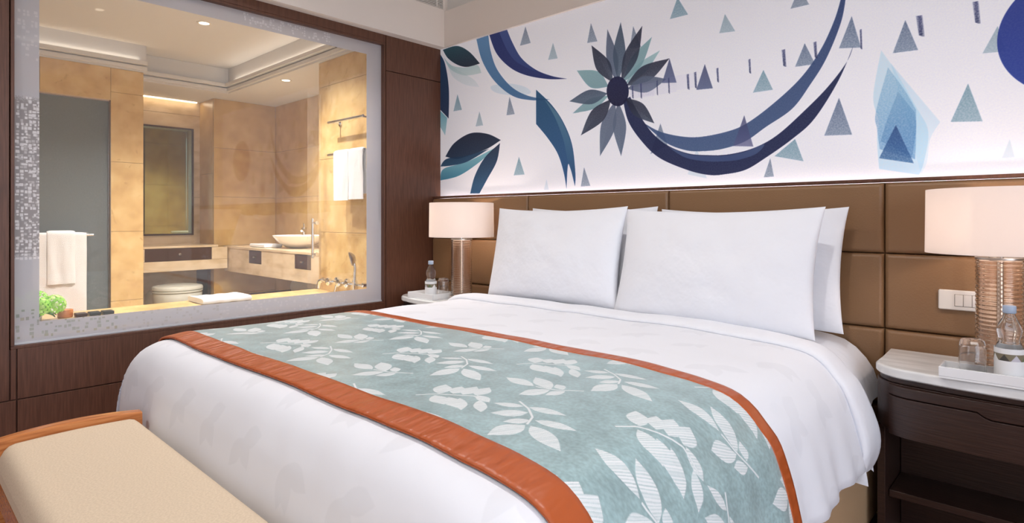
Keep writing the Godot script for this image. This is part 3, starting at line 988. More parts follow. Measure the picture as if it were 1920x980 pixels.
func damask_image() -> Image:
	# tone in tone woven leaves
	var im := Image.create(512, 512, false, Image.FORMAT_RGB8)
	im.fill(c8(238, 239, 244))
	var gi := Image.create(4, 4, false, Image.FORMAT_RGB8)
	gi.fill(Color.WHITE)
	grainmap = gi
	var rng := RandomNumberGenerator.new()
	rng.seed = 19
	for j in 5:
		for i in 5:
			var c := Vector2(55 + i * 100 + (j % 2) * 40, 52 + j * 100)
			for k in 3:
				var a := rng.randf_range(-0.5, 0.5) + k * 0.9
				var d := Vector2(cos(a), sin(a)) * rng.randf_range(34, 46)
				fill(im, curve_pts(lens_shape(c, c + d, 11.0)), c8(233, 234, 239), c8(233, 234, 239), 1.0, 0.0)
	return im

func lens_shape(b: Vector2, t: Vector2, w: float, fat := 0.45) -> Array:
	var d := t - b
	var nn := Vector2(-d.y, d.x).normalized() * w
	return [[b.x, b.y, 1], [b.x + d.x * 0.25 + nn.x * 0.8, b.y + d.y * 0.25 + nn.y * 0.8], [b.x + d.x * 0.6 + nn.x * fat * 2.0, b.y + d.y * 0.6 + nn.y * fat * 2.0], [t.x, t.y, 1], [b.x + d.x * 0.6 - nn.x * fat * 2.0, b.y + d.y * 0.6 - nn.y * fat * 2.0], [b.x + d.x * 0.25 - nn.x * 0.8, b.y + d.y * 0.25 - nn.y * 0.8]]

func runner_material() -> StandardMaterial3D:
	var W := 2048
	var H := 556
	var L := 2.43
	var s := W / L
	# leaf mask
	var mask := Image.create(W, H, false, Image.FORMAT_RGB8)
	mask.fill(Color.BLACK)
	var gi := Image.create(4, 4, false, Image.FORMAT_RGB8)
	gi.fill(Color.WHITE)
	grainmap = gi
	var M1 := [[-0.068, -0.055, -0.127, -0.022, 0.013], [-0.036, -0.033, -0.085, 0.030, 0.020], [-0.006, -0.004, -0.034, 0.046, 0.014], [0.006, 0.024, -0.006, 0.118, 0.024], [-0.057, -0.059, 0.031, -0.075, 0.014], [0.002, -0.010, 0.088, -0.033, 0.015], [0.014, 0.018, 0.119, 0.059, 0.023]]
	var M3 := [[-0.025, 0.0, -0.123, -0.006, 0.019], [0.018, -0.012, -0.072, -0.059, 0.021], [0.043, -0.026, 0.004, -0.050, 0.013], [0.020, -0.005, -0.008, 0.074, 0.020], [0.054, -0.019, 0.038, 0.035, 0.014]]
	var M2 := [[-0.042, 0.016, -0.085, -0.041, 0.021], [-0.018, -0.006, -0.046, -0.058, 0.018], [0.003, -0.016, -0.020, -0.082, 0.020], [0.027, -0.032, 0.008, -0.097, 0.019], [-0.038, 0.032, 0.038, 0.069, 0.021], [-0.004, 0.020, 0.073, 0.065, 0.019], [0.020, 0.008, 0.091, 0.069, 0.014], [0.030, -0.035, 0.087, -0.018, 0.014], [0.062, -0.013, 0.124, 0.044, 0.014]]
	var stems := [[[-0.097, -0.073], [-0.052, -0.052], [-0.013, -0.02], [0.005, 0.018]], [[-0.07, 0.062], [-0.045, 0.022], [-0.01, 0.0], [0.028, -0.026], [0.07, -0.02]], [[-0.02, 0.0], [0.03, -0.012], [0.051, -0.025], [0.085, -0.05]]]
	var put := func(kind: int, cx: float, cz: float):
		var list: Array = [M1, M2, M3][kind]
		for q in list:
			var pts := lens_shape(Vector2(q[0], q[1]), Vector2(q[2], q[3]), q[4], 0.45 if kind == 0 else 0.52)
			var o := []
			for p in pts:
				var x: float = (cx + p[0] - (BX - 1.30)) * s
				var y: float = (cz + p[1] - 1.175) * s
				o.append([x, y, 1] if p.size() > 2 else [x, y])
			fill(mask, curve_pts(o, 6), Color(1, 0, 0), Color(1, 0, 0), 1.0, 0.0)
		var st: Array = stems[kind]
		for k in st.size() - 1:
			var a := (Vector2(st[k][0], st[k][1]) + Vector2(cx - (BX - 1.30), cz - 1.175)) * s
			var b := (Vector2(st[k + 1][0], st[k + 1][1]) + Vector2(cx - (BX - 1.30), cz - 1.175)) * s
			var nn: Vector2 = Vector2(-(b - a).y, (b - a).x).normalized() * 2.2
			fill(mask, PackedVector2Array([a + nn, b + nn, b - nn, a - nn]), Color(0, 1, 0), Color(0, 1, 0), 1.0, 0.0)
	for row in [[1.34, 0.0], [1.52, -0.37], [1.70, 0.02], [1.885, -0.35], [1.15, -0.38]]:
		for k in range(-2, 8):
			var x0: float = 0.916 + row[1] + (k / 3) * 0.80
			put.call(2, 0.916 + row[1] + k * 0.80, row[0])
			put.call(1, 1.225 + row[1] + k * 0.80, row[0])
			put.call(0, 1.447 + row[1] + k * 0.80, row[0])
	var n1 := noise_image(71, 0.09, 3, 256, 256)
	n1.convert(Image.FORMAT_L8)
	var n2 := noise_image(72, 0.012, 3, 512, 512)
	n2.convert(Image.FORMAT_L8)
	var im := Image.create(W, H, false, Image.FORMAT_RGB8)
	var hm := Image.create(W, H, false, Image.FORMAT_L8)
	var rm := Image.create(W, H, false, Image.FORMAT_L8)
	var rng := RandomNumberGenerator.new()
	rng.seed = 3
	var thread := []
	for x in W * 2: thread.append(rng.randf())
	var d1 := n1.get_data()
	var d2 := n2.get_data()
	var md := mask.get_data()
	var out := PackedByteArray()
	out.resize(W * H * 3)
	var hb := PackedByteArray()
	hb.resize(W * H)
	var rb := PackedByteArray()
	rb.resize(W * H)
	for y in H:
		for x in W:
			var i := y * W + x
			var f := (d1[(y % 256) * 256 + (x % 256)] - 128) / 128.0
			var g := (d2[(y % 512) * 512 + (x % 512)] - 128) / 128.0
			var k := 1.0 + 0.10 * f + 0.08 * g
			var r := 150.0 * k
			var gg := 176.0 * k
			var b := 177.0 * k
			var hgt := 90.0 + 30.0 * f
			var ro := 95.0 + 20.0 * f
			var lf := md[i * 3] / 255.0
			var sm := md[i * 3 + 1] / 255.0
			if lf > 0.0 or sm > 0.0:
				# floating white threads, the ground showing between some of them
				var th: float = thread[(x + int(y * 0.35)) % (W * 2)]
				var line := 1.0 if (x + int(y * 0.35)) % 5 < 3 else 0.62
				var q := lf * clampf(line * (0.72 + 0.45 * th), 0, 1)
				q = maxf(q, sm * 0.9)
				r = lerpf(r, 232, q); gg = lerpf(gg, 234, q); b = lerpf(b, 234, q)
				hgt = lerpf(hgt, 190.0 + 50.0 * (line - 0.62), maxf(lf, sm))
				ro = lerpf(ro, 170, maxf(lf, sm))
			out[i * 3] = int(clampf(r, 0, 255)); out[i * 3 + 1] = int(clampf(gg, 0, 255)); out[i * 3 + 2] = int(clampf(b, 0, 255))
			hb[i] = int(clampf(hgt, 0, 255))
			rb[i] = int(clampf(ro, 0, 255))
	im = Image.create_from_data(W, H, false, Image.FORMAT_RGB8, out)
	hm = Image.create_from_data(W, H, false, Image.FORMAT_L8, hb)
	rm = Image.create_from_data(W, H, false, Image.FORMAT_L8, rb)
	var m := mat("runner_weave", Color.WHITE, 1.0)
	m.albedo_texture = tex(im)
	m.roughness_texture = tex(rm)
	m.texture_repeat = false
	bump(m, tex(hm), 0.12)
	m.rim_enabled = true
	m.rim = 0.6
	m.rim_tint = 0.2
	return m

func pillow_mesh(w: float, h: float, th: float, sd: int) -> MB:
	var nf := FastNoiseLite.new()
	nf.seed = sd
	nf.frequency = 2.6
	var m := MB.new()
	for side: float in [1.0, -1.0]:
		var pts := []
		for j in 33:
			var row := []
			for i in 45:
				var u := -cos(PI * i / 44.0)
				var v := -cos(PI * j / 32.0)
				var x := w * 0.5 * u * (1.0 - 0.055 * (1.0 - v * v))
				var y := h * 0.5 * v * (1.0 - (0.085 if v > 0 else 0.03) * (1.0 - u * u))
				var e := (1.0 - u * u) * (1.0 - v * v)
				var z := th * 0.5 * pow(e, 0.42) * (1.0 - 0.25 * maxf(v, 0.0))
				z += nf.get_noise_2d(u * 0.7, v * 0.5) * 0.012 * sqrt(e)
				row.append(Vector3(x, y, z * side))
			pts.append(row)
		m.sheet(pts, [], false, side < 0)
	return m

func build_pillows() -> void:
	# front pair leans on the rear pair
	for q in [["pillow", "white pillow leaning in front, on the bathroom side of the bed", 1.232, 0.335, 0.80, 0.47, -11.0, 0.5, 101, 0.905], ["pillow", "white pillow leaning in front, beside the switch plate", 2.037, 0.345, 0.825, 0.475, -14.0, -1.0, 102, 0.892],
			["pillow", "white pillow behind the front one on the bathroom side, only its top edge showing", 1.322, 0.172, 0.755, 0.47, -7.0, 1.0, 103, 0.903], ["pillow", "white pillow behind the front one by the switch plate, its side sticking out", 2.10, 0.172, 0.78, 0.465, -8.0, -2.0, 104, 0.893]]:
		var p := single(q[0], pillow_mesh(q[4], q[5], 0.17 if q[3] > 0.3 else 0.13, q[8]), MT.pillow, q[1], "pillow", Vector3(q[2], q[9], q[3]), "white pillows against the headboard")
		p.rotation_degrees = Vector3(q[6], q[7], 0)

# ---------------------------------------------------------------- bench
func build_bench() -> void:
	var b := thing("bench", "low bench with beige seat and cherry wood ends at the foot of the bed", "bench", Vector3(1.70, 0, 2.218))
	var hw := 0.70
	# ends: upright boards whose top edge dips slightly
	for s in [-1.0, 1.0]:
		var m := MB.new()
		var rows := []
		var outline := []
		for k in 17:
			var z := lerpf(-0.168, 0.168, k / 16.0)
			outline.append(Vector2(z, 0.497 + 0.012 * (1.0 - pow(z / 0.168, 2))))
		for k in 16:
			pass
		var ins := 0.004
		var xo: float = s * hw
		var xi: float = s * (hw - 0.036)
		var ring := []   # cross-section across the board thickness
		for e in [[xi, 0.0, 0.0], [xi, 1.0, -ins], [xi + s * ins, 1.0, 0.0], [xo - s * ins, 1.0, 0.0], [xo, 1.0, -ins], [xo, 0.0, 0.0]]:
			var row := []
			for o in outline:
				row.append(Vector3(e[0], (o.y + e[2]) if e[1] > 0.5 else 0.0, o.x))
			ring.append(row)
		for e in 5:
			m.sheet([ring[e], ring[e + 1]], [], false, s < 0)
		for zz in [0, 16]:
			m.flat([ring[0][zz], ring[2][zz], ring[3][zz], ring[5][zz]], Vector3(0, 0, -1 if zz == 0 else 1))
		part("end_board", m, MT.bench_wood, b)
	for z in [-0.148, 0.148]:
		part("rail", boxm(Vector3(-hw + 0.036, 0.33, z - 0.016), Vector3(hw - 0.036, 0.40, z + 0.016)), MT.bench_wood, b)
	var m2 := MB.new()
	# seat pad with a crowned top
	var pts := []
	var w := 2.0 * hw - 0.074
	var d := 0.330
	var f := [0.0, 0.004, 0.012, 0.022, 0.034, 0.05]
	var axis := func(l: float) -> Array:
		var o := []
		for q in f: o.append(q)
		for k in range(1, 8): o.append(lerpf(0.05, l - 0.05, k / 8.0))
		for k in range(f.size() - 1, -1, -1): o.append(l - f[k])
		return o
	for z in axis.call(d):
		var row := []
		for x in axis.call(w):
			var a := minf(minf(x, w - x) / 0.014, 1.0)
			var c := minf(minf(z, d - z) / 0.034, 1.0)
			var q := sqrt(1.0 - (1.0 - a) * (1.0 - a)) * sqrt(1.0 - (1.0 - c) * (1.0 - c))
			row.append(Vector3(x - w * 0.5, 0.435 + 0.05 * q + 0.006 * (1.0 - pow(2 * z / d - 1, 2)), z - d * 0.5))
		pts.append(row)
	m2.sheet(pts, [], false, true)
	m2.bb(Vector3(-w * 0.5, 0.40, -d * 0.5), Vector3(w * 0.5, 0.4352, d * 0.5), 0.004)
	part("seat_pad", m2, MT.bench_cloth, b)

# ---------------------------------------------------------------- bedside
func rounded_plan(x0: float, x1: float, z0: float, z1: float, r: float, bow: float) -> PackedVector2Array:
	var o := PackedVector2Array()
	o.append(Vector2(x0, z0)); o.append(Vector2(x0, (z0 + z1) * 0.5 - 0.03))
	for k in range(0, 9):
		var a := PI * 0.5 * k / 8.0
		o.append(Vector2(x0 + r - r * cos(a), z1 - r + r * sin(a)))
	for k in range(1, 12):
		var t := k / 12.0
		o.append(Vector2(lerpf(x0 + r, x1 - r, t), z1 + bow * (1.0 - pow(2 * t - 1, 2))))
	for k in range(0, 9):
		var a := PI * 0.5 * k / 8.0
		o.append(Vector2(x1 - r + r * sin(a), z1 - r + r * cos(a)))
	o.append(Vector2(x1, (z0 + z1) * 0.5 - 0.03)); o.append(Vector2(x1, z0))
	return o

func nightstand(x0: float, x1: float, label: String) -> void:
	var c := (x0 + x1) * 0.5
	var t := thing("nightstand", label, "nightstand", Vector3(c, 0, 0.09), "nightstands")
	var h := (x1 - x0) * 0.5
	var m := MB.new()
	m.slab(rounded_plan(-h, h, 0.003, 0.345, 0.12, 0.025), 0.579, 0.612, 0.008)
	part("stone_top", m, MT.quartz, t)
	m = MB.new()
	m.slab(rounded_plan(-h + 0.012, h - 0.012, 0.003, 0.332, 0.11, 0.023), 0.563, 0.5785, 0.002)
	part("neck", m, MT.wenge, t)
	m = MB.new()
	m.slab(rounded_plan(-h + 0.004, h - 0.004, 0.004, 0.335, 0.115, 0.023), 0.412, 0.5625, 0.003)
	part("carcass", m, MT.wenge, t)
	# drawer: curved front with a lip that steps down in the middle
	var dr := MeshInstance3D.new()
	m = MB.new()
	for lip in [[0.405, 0.5265, 0.0], [0.5295, 0.560, 0.0]]:
		var pts := []
		for e in [[lip[0], 0.0], [lip[0], 0.013], [lip[0] + 0.002, 0.015], [lip[1] - 0.002, 0.015], [lip[1], 0.013], [lip[1], 0.0]]:
			var row := []
			for k in 41:
				var tt := lerpf(-0.93, 0.93, k / 40.0)
				var x := tt * (h - 0.03)
				var z := 0.336 + 0.023 * (1.0 - pow(tt, 2))
				var edge := clampf((absf(x) - (h - 0.125)) / 0.10, 0, 1)
				z -= 0.10 * (1.0 - sqrt(maxf(0.0, 1.0 - edge * edge * 0.9)))
				var y: float = e[0]
				var notch := clampf(1.0 - absf(x) / 0.09, 0, 1)
				notch = clampf(notch * 6.0, 0, 1)
				if lip[0] < 0.5 and e[0] > 0.5: y -= 0.016 * notch
				if lip[0] < 0.5 and e[0] < 0.5: y -= 0.0
				if lip[0] > 0.5 and e[0] < 0.55: y -= 0.016 * notch
				row.append(Vector3(x, y, z + e[1]))
			pts.append(row)
		m.sheet(pts, [], false, true)
	part("drawer_front", m, MT.wenge, t)
	for s in [-1.0, 1.0]:
		part("side_panel", boxm(Vector3(s * (h - 0.02) - 0.012, 0.0, 0.01), Vector3(s * (h - 0.02) + 0.012, 0.411, 0.26)), MT.wenge, t)
	part("back_panel", boxm(Vector3(-h + 0.033, 0.0, 0.01), Vector3(h - 0.033, 0.411, 0.03)), MT.wenge, t)
	part("shelf", boxm(Vector3(-h + 0.033, 0.16, 0.031), Vector3(h - 0.033, 0.185, 0.22)), MT.wenge, t)
	dr.free()

func lamp(at: Vector3, label: String) -> void:
	var t := thing("table_lamp", label, "lamp", at, "bedside lamps")
	var m := MB.new()
	m.lathe([Vector2(0, 0.0), Vector2(0.066, 0.0), Vector2(0.068, 0.003), Vector2(0.068, 0.020), Vector2(0.065, 0.024), Vector2(0, 0.024)], 40, Vector3.ZERO)
	part("foot", m, MT.steel, t)
	# ribbed glass tube
	m = MB.new()
	var pr := []
	pr.append(Vector2(0.053, 0.026))
	var n := 260
	for k in n + 1:
		var y := lerpf(0.026, 0.345, float(k) / n)
		pr.append(Vector2(0.060 + 0.0010 * cos(TAU * (y - 0.026) / 0.0128), y))
	pr.append(Vector2(0.053, 0.345))
	pr.append(Vector2(0.053, 0.026))
	m.lathe(pr, 40, Vector3.ZERO)
	part("ribbed_glass_body", m, MT.lamp_glass, t)
	m = MB.new()
	m.lathe([Vector2(0.0, 0.024), Vector2(0.009, 0.024), Vector2(0.009, 0.40), Vector2(0.0, 0.40)], 20, Vector3.ZERO)
	part("rod", m, MT.chrome, t)
	m = MB.new()
	m.lathe([Vector2(0.058, 0.3455), Vector2(0.062, 0.3455), Vector2(0.062, 0.351), Vector2(0.058, 0.351), Vector2(0.058, 0.3455)], 40, Vector3.ZERO)
	for k in 3:
		var ca := TAU * k / 3.0
		m.tube([Vector3(0, 0.348, 0), Vector3(cos(ca) * 0.06, 0.348, sin(ca) * 0.06)], 0.002, 6)
	part("collar", m, MT.steel, t)
	# drum shade, open above and below, with a thickness
	m = MB.new()
	m.lathe([Vector2(0.184, 0.362), Vector2(0.188, 0.362), Vector2(0.186, 0.558), Vector2(0.182, 0.558), Vector2(0.184, 0.362)], 64, Vector3.ZERO)
	part("lamp_shade", m, MT.lamp_shade, t)
	m = MB.new()
	for k in 3:
		var a := TAU * k / 3.0 + 0.4
		m.tube([Vector3(0, 0.40, 0), Vector3(cos(a) * 0.185, 0.40, sin(a) * 0.185)], 0.0015, 6)
	part("shade_carrier", m, MT.chrome, t)
	m = MB.new()
	m.lathe([Vector2(0, 0.405), Vector2(0.012, 0.406), Vector2(0.014, 0.42), Vector2(0.028, 0.445), Vector2(0.030, 0.462), Vector2(0.022, 0.482), Vector2(0, 0.49)], 20, Vector3.ZERO)
	part("bulb", m, glow("lamp_bulb_glow", c8(255, 228, 206), 5.0), t)
	var l := OmniLight3D.new()
	l.name = "lamp_light"
	t.add_child(l, true)
	l.position = Vector3(0, 0.455, 0)
	l.light_energy = 0.05
	l.light_color = c8(255, 234, 220)
	l.light_size = 0.028
	l.omni_range = 8.0
	l.omni_attenuation = 2.0
	l.shadow_enabled = true

func bottle(at: Vector3, label: String, turn: float) -> void:
	var t := thing("water_bottle", label, "bottle", at, "water bottles on the trays")
	t.rotation.y = turn
	var m := MB.new()
	var pr := [Vector2(0, 0), Vector2(0.029, 0.0), Vector2(0.033, 0.005), Vector2(0.033, 0.092), Vector2(0.031, 0.100), Vector2(0.024, 0.116), Vector2(0.0235, 0.122), Vector2(0.028, 0.140), Vector2(0.0285, 0.148), Vector2(0.024, 0.166), Vector2(0.014, 0.186), Vector2(0.0125, 0.194), Vector2(0, 0.195)]
	m.lathe(pr, 32, Vector3.ZERO)
	part("water_filled_body", m, MT.water, t)
	m = MB.new()
	m.lathe([Vector2(0, 0.1955), Vector2(0.0150, 0.1955), Vector2(0.0155, 0.197), Vector2(0.0155, 0.214), Vector2(0.014, 0.216), Vector2(0, 0.216)], 28, Vector3.ZERO)
	part("cap", m, MT.cap, t)
	# paper sleeve: two white bands with a row of little printed peaks between
	m = MB.new()
	m.lathe([Vector2(0.0334, 0.004), Vector2(0.0346, 0.004), Vector2(0.0346, 0.098), Vector2(0.0334, 0.098), Vector2(0.0334, 0.004)], 48, Vector3.ZERO)
	var im := Image.create(256, 128, false, Image.FORMAT_RGB8)
	im.fill(c8(238, 238, 238))
	im.fill_rect(Rect2i(0, 20, 256, 26), c8(128, 118, 96))
	var rng := RandomNumberGenerator.new()
	rng.seed = 8
	var gi := Image.create(4, 4, false, Image.FORMAT_RGB8)
	gi.fill(Color.WHITE)
	grainmap = gi
	for k in 8:
		var x := 16.0 + k * 32.0
		var c: Color = [c8(236, 236, 236), c8(96, 110, 78), c8(200, 196, 204), c8(70, 66, 60)][k % 4]
		fill(im, PackedVector2Array([Vector2(x - 15, 46), Vector2(x, 22), Vector2(x + 15, 46)]), c, c, 1.0, 0.0)
	var lm := mat("bottle_label_print", Color.WHITE, 0.5)
	lm.albedo_texture = tex(im)
	lm.uv1_scale = Vector3(1, -1.0 / 0.094, 1)
	lm.uv1_offset = Vector3(0, 0.098 / 0.094, 0)
	part("paper_sleeve", m, lm, t)

func tumbler(at: Vector3, label: String) -> void:
	var m := MB.new()
	# stands upside down
	m.lathe([Vector2(0.030, 0.0), Vector2(0.032, 0.0), Vector2(0.0335, 0.04), Vector2(0.0325, 0.085), Vector2(0.029, 0.104), Vector2(0.024, 0.109), Vector2(0, 0.109), Vector2(0, 0.109)], 36, Vector3.ZERO)
	m.lathe([Vector2(0, 0.090), Vector2(0.024, 0.091), Vector2(0.0292, 0.083), Vector2(0.0305, 0.04), Vector2(0.030, 0.0)], 36, Vector3.ZERO)
	# the inner wall faces the hollow
	var half := m.v.size()
	single("drinking_glass", m, MT.glass, label, "glass", at, "glasses on the trays")

func tray(at: Vector3, turn: float, w: float, d: float, label: String) -> void:
	var t := thing("tray", label, "tray", at, "white trays on the nightstands")
	t.rotation.y = turn
	part("bottom", boxm(Vector3(-w * 0.5, 0, -d * 0.5), Vector3(w * 0.5, 0.006, d * 0.5), 0.001), MT.white_gloss, t)
	for e in [[-w * 0.5, w * 0.5, -d * 0.5, -d * 0.5 + 0.006], [-w * 0.5, w * 0.5, d * 0.5 - 0.006, d * 0.5], [-w * 0.5, -w * 0.5 + 0.006, -d * 0.5 + 0.006, d * 0.5 - 0.006], [w * 0.5 - 0.006, w * 0.5, -d * 0.5 + 0.006, d * 0.5 - 0.006]]:
		part("rim", boxm(Vector3(e[0], 0.006, e[2]), Vector3(e[1], 0.034, e[3]), 0.0015), MT.white_gloss, t)

func build_bedside() -> void:
	var w := mat("water", Color(1, 1, 1, 0.02), 0.0)
	w.refraction_enabled = true
	w.refraction_scale = 0.033
	w.transparency = BaseMaterial3D.TRANSPARENCY_ALPHA
	MT.water = w
	nightstand(0.06, 0.645, "dark wood nightstand with white stone top between the bed and the veneered wall")
	nightstand(2.612, 3.36, "dark wood nightstand with white stone top under the switch plate")
	lamp(Vector3(0.512, 0.612, 0.282), "ribbed glass table lamp with lit white drum shade by the veneered wall")
	lamp(Vector3(2.93, 0.612, 0.285), "ribbed glass table lamp with white drum shade in front of the switch plate")
	tray(Vector3(0.325, 0.612, 0.345), 0.0, 0.23, 0.19, "white tray holding a bottle and glass by the veneered wall")
	tray(Vector3(2.945, 0.612, 0.412), 0.0, 0.29, 0.105, "white tray holding a bottle and glass below the switch plate")
	bottle(Vector3(0.372, 0.6185, 0.395), "small water bottle with white sleeve on the tray by the veneered wall", 0.3)
	bottle(Vector3(2.958, 0.6185, 0.415), "small water bottle with white sleeve on the tray below the switch plate", 0.9)
	tumbler(Vector3(0.372, 0.6185, 0.30), "upturned drinking glass on the tray by the veneered wall")
	tumbler(Vector3(2.874, 0.6185, 0.405), "upturned drinking glass on the tray below the switch plate")

# ---------------------------------------------------------------- bathroom behind the window
func slabs(called: String, label: String, m: Material, axis: String, at: float, face: float, u: Array, rows: Array, thick := 0.018) -> Node3D:
	# stone facing: a grid of slabs on a plane (axis "x" or "z") at a coordinate, facing the sign of face; u and rows give the joints
	var w := structure(called, label, "wall")
	var u0: float = u[0]
	var u1: float = u[u.size() - 1]
	var b0 := at - face * thick
	var b1 := at - face * (thick + 0.06)
	if axis == "x":
		part("core", boxm(Vector3(minf(b0, b1), rows[0], minf(u0, u1)), Vector3(maxf(b0, b1), rows[rows.size() - 1], maxf(u0, u1)), 0.0005), MT.joint, w)
	else:
		part("core", boxm(Vector3(minf(u0, u1), rows[0], minf(b0, b1)), Vector3(maxf(u0, u1), rows[rows.size() - 1], maxf(b0, b1)), 0.0005), MT.joint, w)
	for i in u.size() - 1:
		for j in rows.size() - 1:
			var a: float = minf(u[i], u[i + 1]) + 0.0008
			var c: float = maxf(u[i], u[i + 1]) - 0.0008
			var y0: float = rows[j] + 0.001
			var y1: float = rows[j + 1] - 0.001
			if axis == "x":
				part("stone_slab", boxm(Vector3(minf(b0, at), y0, a), Vector3(maxf(b0, at), y1, c), 0.001), m, w)
			else:
				part("stone_slab", boxm(Vector3(a, y0, minf(b0, at)), Vector3(c, y1, maxf(b0, at)), 0.001), m, w)
	return w

func towel(w: float, drop_f: float, drop_b: float, r: float, sd: int) -> MB:
	# cloth folded over a rail of radius r that runs along x; hangs down in front (+z) and behind
	var nf := FastNoiseLite.new()
	nf.seed = sd
	nf.frequency = 4.0
	var line := []
	for k in 13: line.append(Vector2(-r, lerpf(-drop_b, 0, k / 12.0)))
	for k in range(1, 12):
		var a := PI - PI * k / 12.0
		line.append(Vector2(cos(a) * r, sin(a) * r))
	for k in 17: line.append(Vector2(r, lerpf(0, -drop_f, k / 16.0)))
	var th := 0.009
	var m := MB.new()
	var outer := []
	var inner := []
	for k in line.size():
		var p: Vector2 = line[k]
		var d: Vector2 = (line[mini(k + 1, line.size() - 1)] - line[maxi(k - 1, 0)]).normalized()
		var nn := Vector2(-d.y, d.x)
		var ro := []
		var ri := []
		for i in 15:
			var x := lerpf(-w * 0.5, w * 0.5, i / 14.0)
			var e := 1.0 - pow(absf(2.0 * i / 14.0 - 1.0), 8)
			var fold := nf.get_noise_2d(x * 4.0, p.y * 0.6) * 0.010 * clampf(-p.y / 0.1, 0, 1)
			var o := p + nn * (th * (0.35 + 0.65 * e)) + Vector2(fold, 0)
			var q := p + Vector2(fold, 0)
			ro.append(Vector3(x, o.y, o.x)); ri.append(Vector3(x, q.y, q.x))
		outer.append(ro); inner.append(ri)
	m.sheet(outer, [], false, false)
	m.sheet(inner, [], false, true)
	for e in [0, 14]:
		var a := []
		var b := []
		for k in line.size():
			a.append(outer[k][e]); b.append(inner[k][e])
		m.sheet([a, b], [], false, e == 0)
	m.sheet([outer[0], inner[0]])
	m.sheet([inner[line.size() - 1], outer[line.size() - 1]])
	return m

func rail(called: String, label: String, at: Vector3, length: float, turn: float, stand: float) -> Node3D:
	# chrome rail along its own x, standing off the wall behind it (-z)
	var t := thing(called, label, "towel rail", at)
	t.rotation.y = turn
	var m := MB.new()
	m.tube([Vector3(-length * 0.5, 0, 0), Vector3(length * 0.5, 0, 0)], 0.009, 14)
	part("bar", m, MT.chrome, t)
	for s in [-1.0, 1.0]:
		m = MB.new()
		m.tube([Vector3(s * (length * 0.5 - 0.03), 0, 0), Vector3(s * (length * 0.5 - 0.03), 0, -stand)], 0.007, 12)
		m.tube([Vector3(s * (length * 0.5 - 0.03), 0, -stand + 0.008), Vector3(s * (length * 0.5 - 0.03), 0, -stand + 0.001)], 0.019, 16)
		part("bracket", m, MT.chrome, t)
	return t

func downlight(at: Vector3, e: float, label: String, lit_spot := 60.0) -> void:
	var t := thing("downlight", label, "downlight", at)
	var m := MB.new()
	m.lathe([Vector2(0.031, -0.002), Vector2(0.044, -0.003), Vector2(0.046, 0.0), Vector2(0.031, 0.0), Vector2(0.031, -0.002)], 28, Vector3.ZERO)
	part("trim_ring", m, MT.white_gloss, t)
	m = MB.new()
	m.lathe([Vector2(0, -0.0015), Vector2(0.030, -0.0015), Vector2(0.030, 0.0), Vector2(0, 0.0)], 24, Vector3.ZERO)
	part("light_disc", m, glow("downlight_glow", c8(255, 244, 224), 5.0), t)
	spot("downlight_beam", at + Vector3(0, -0.012, 0), e, lit_spot, c8(250, 247, 246), 0.03)

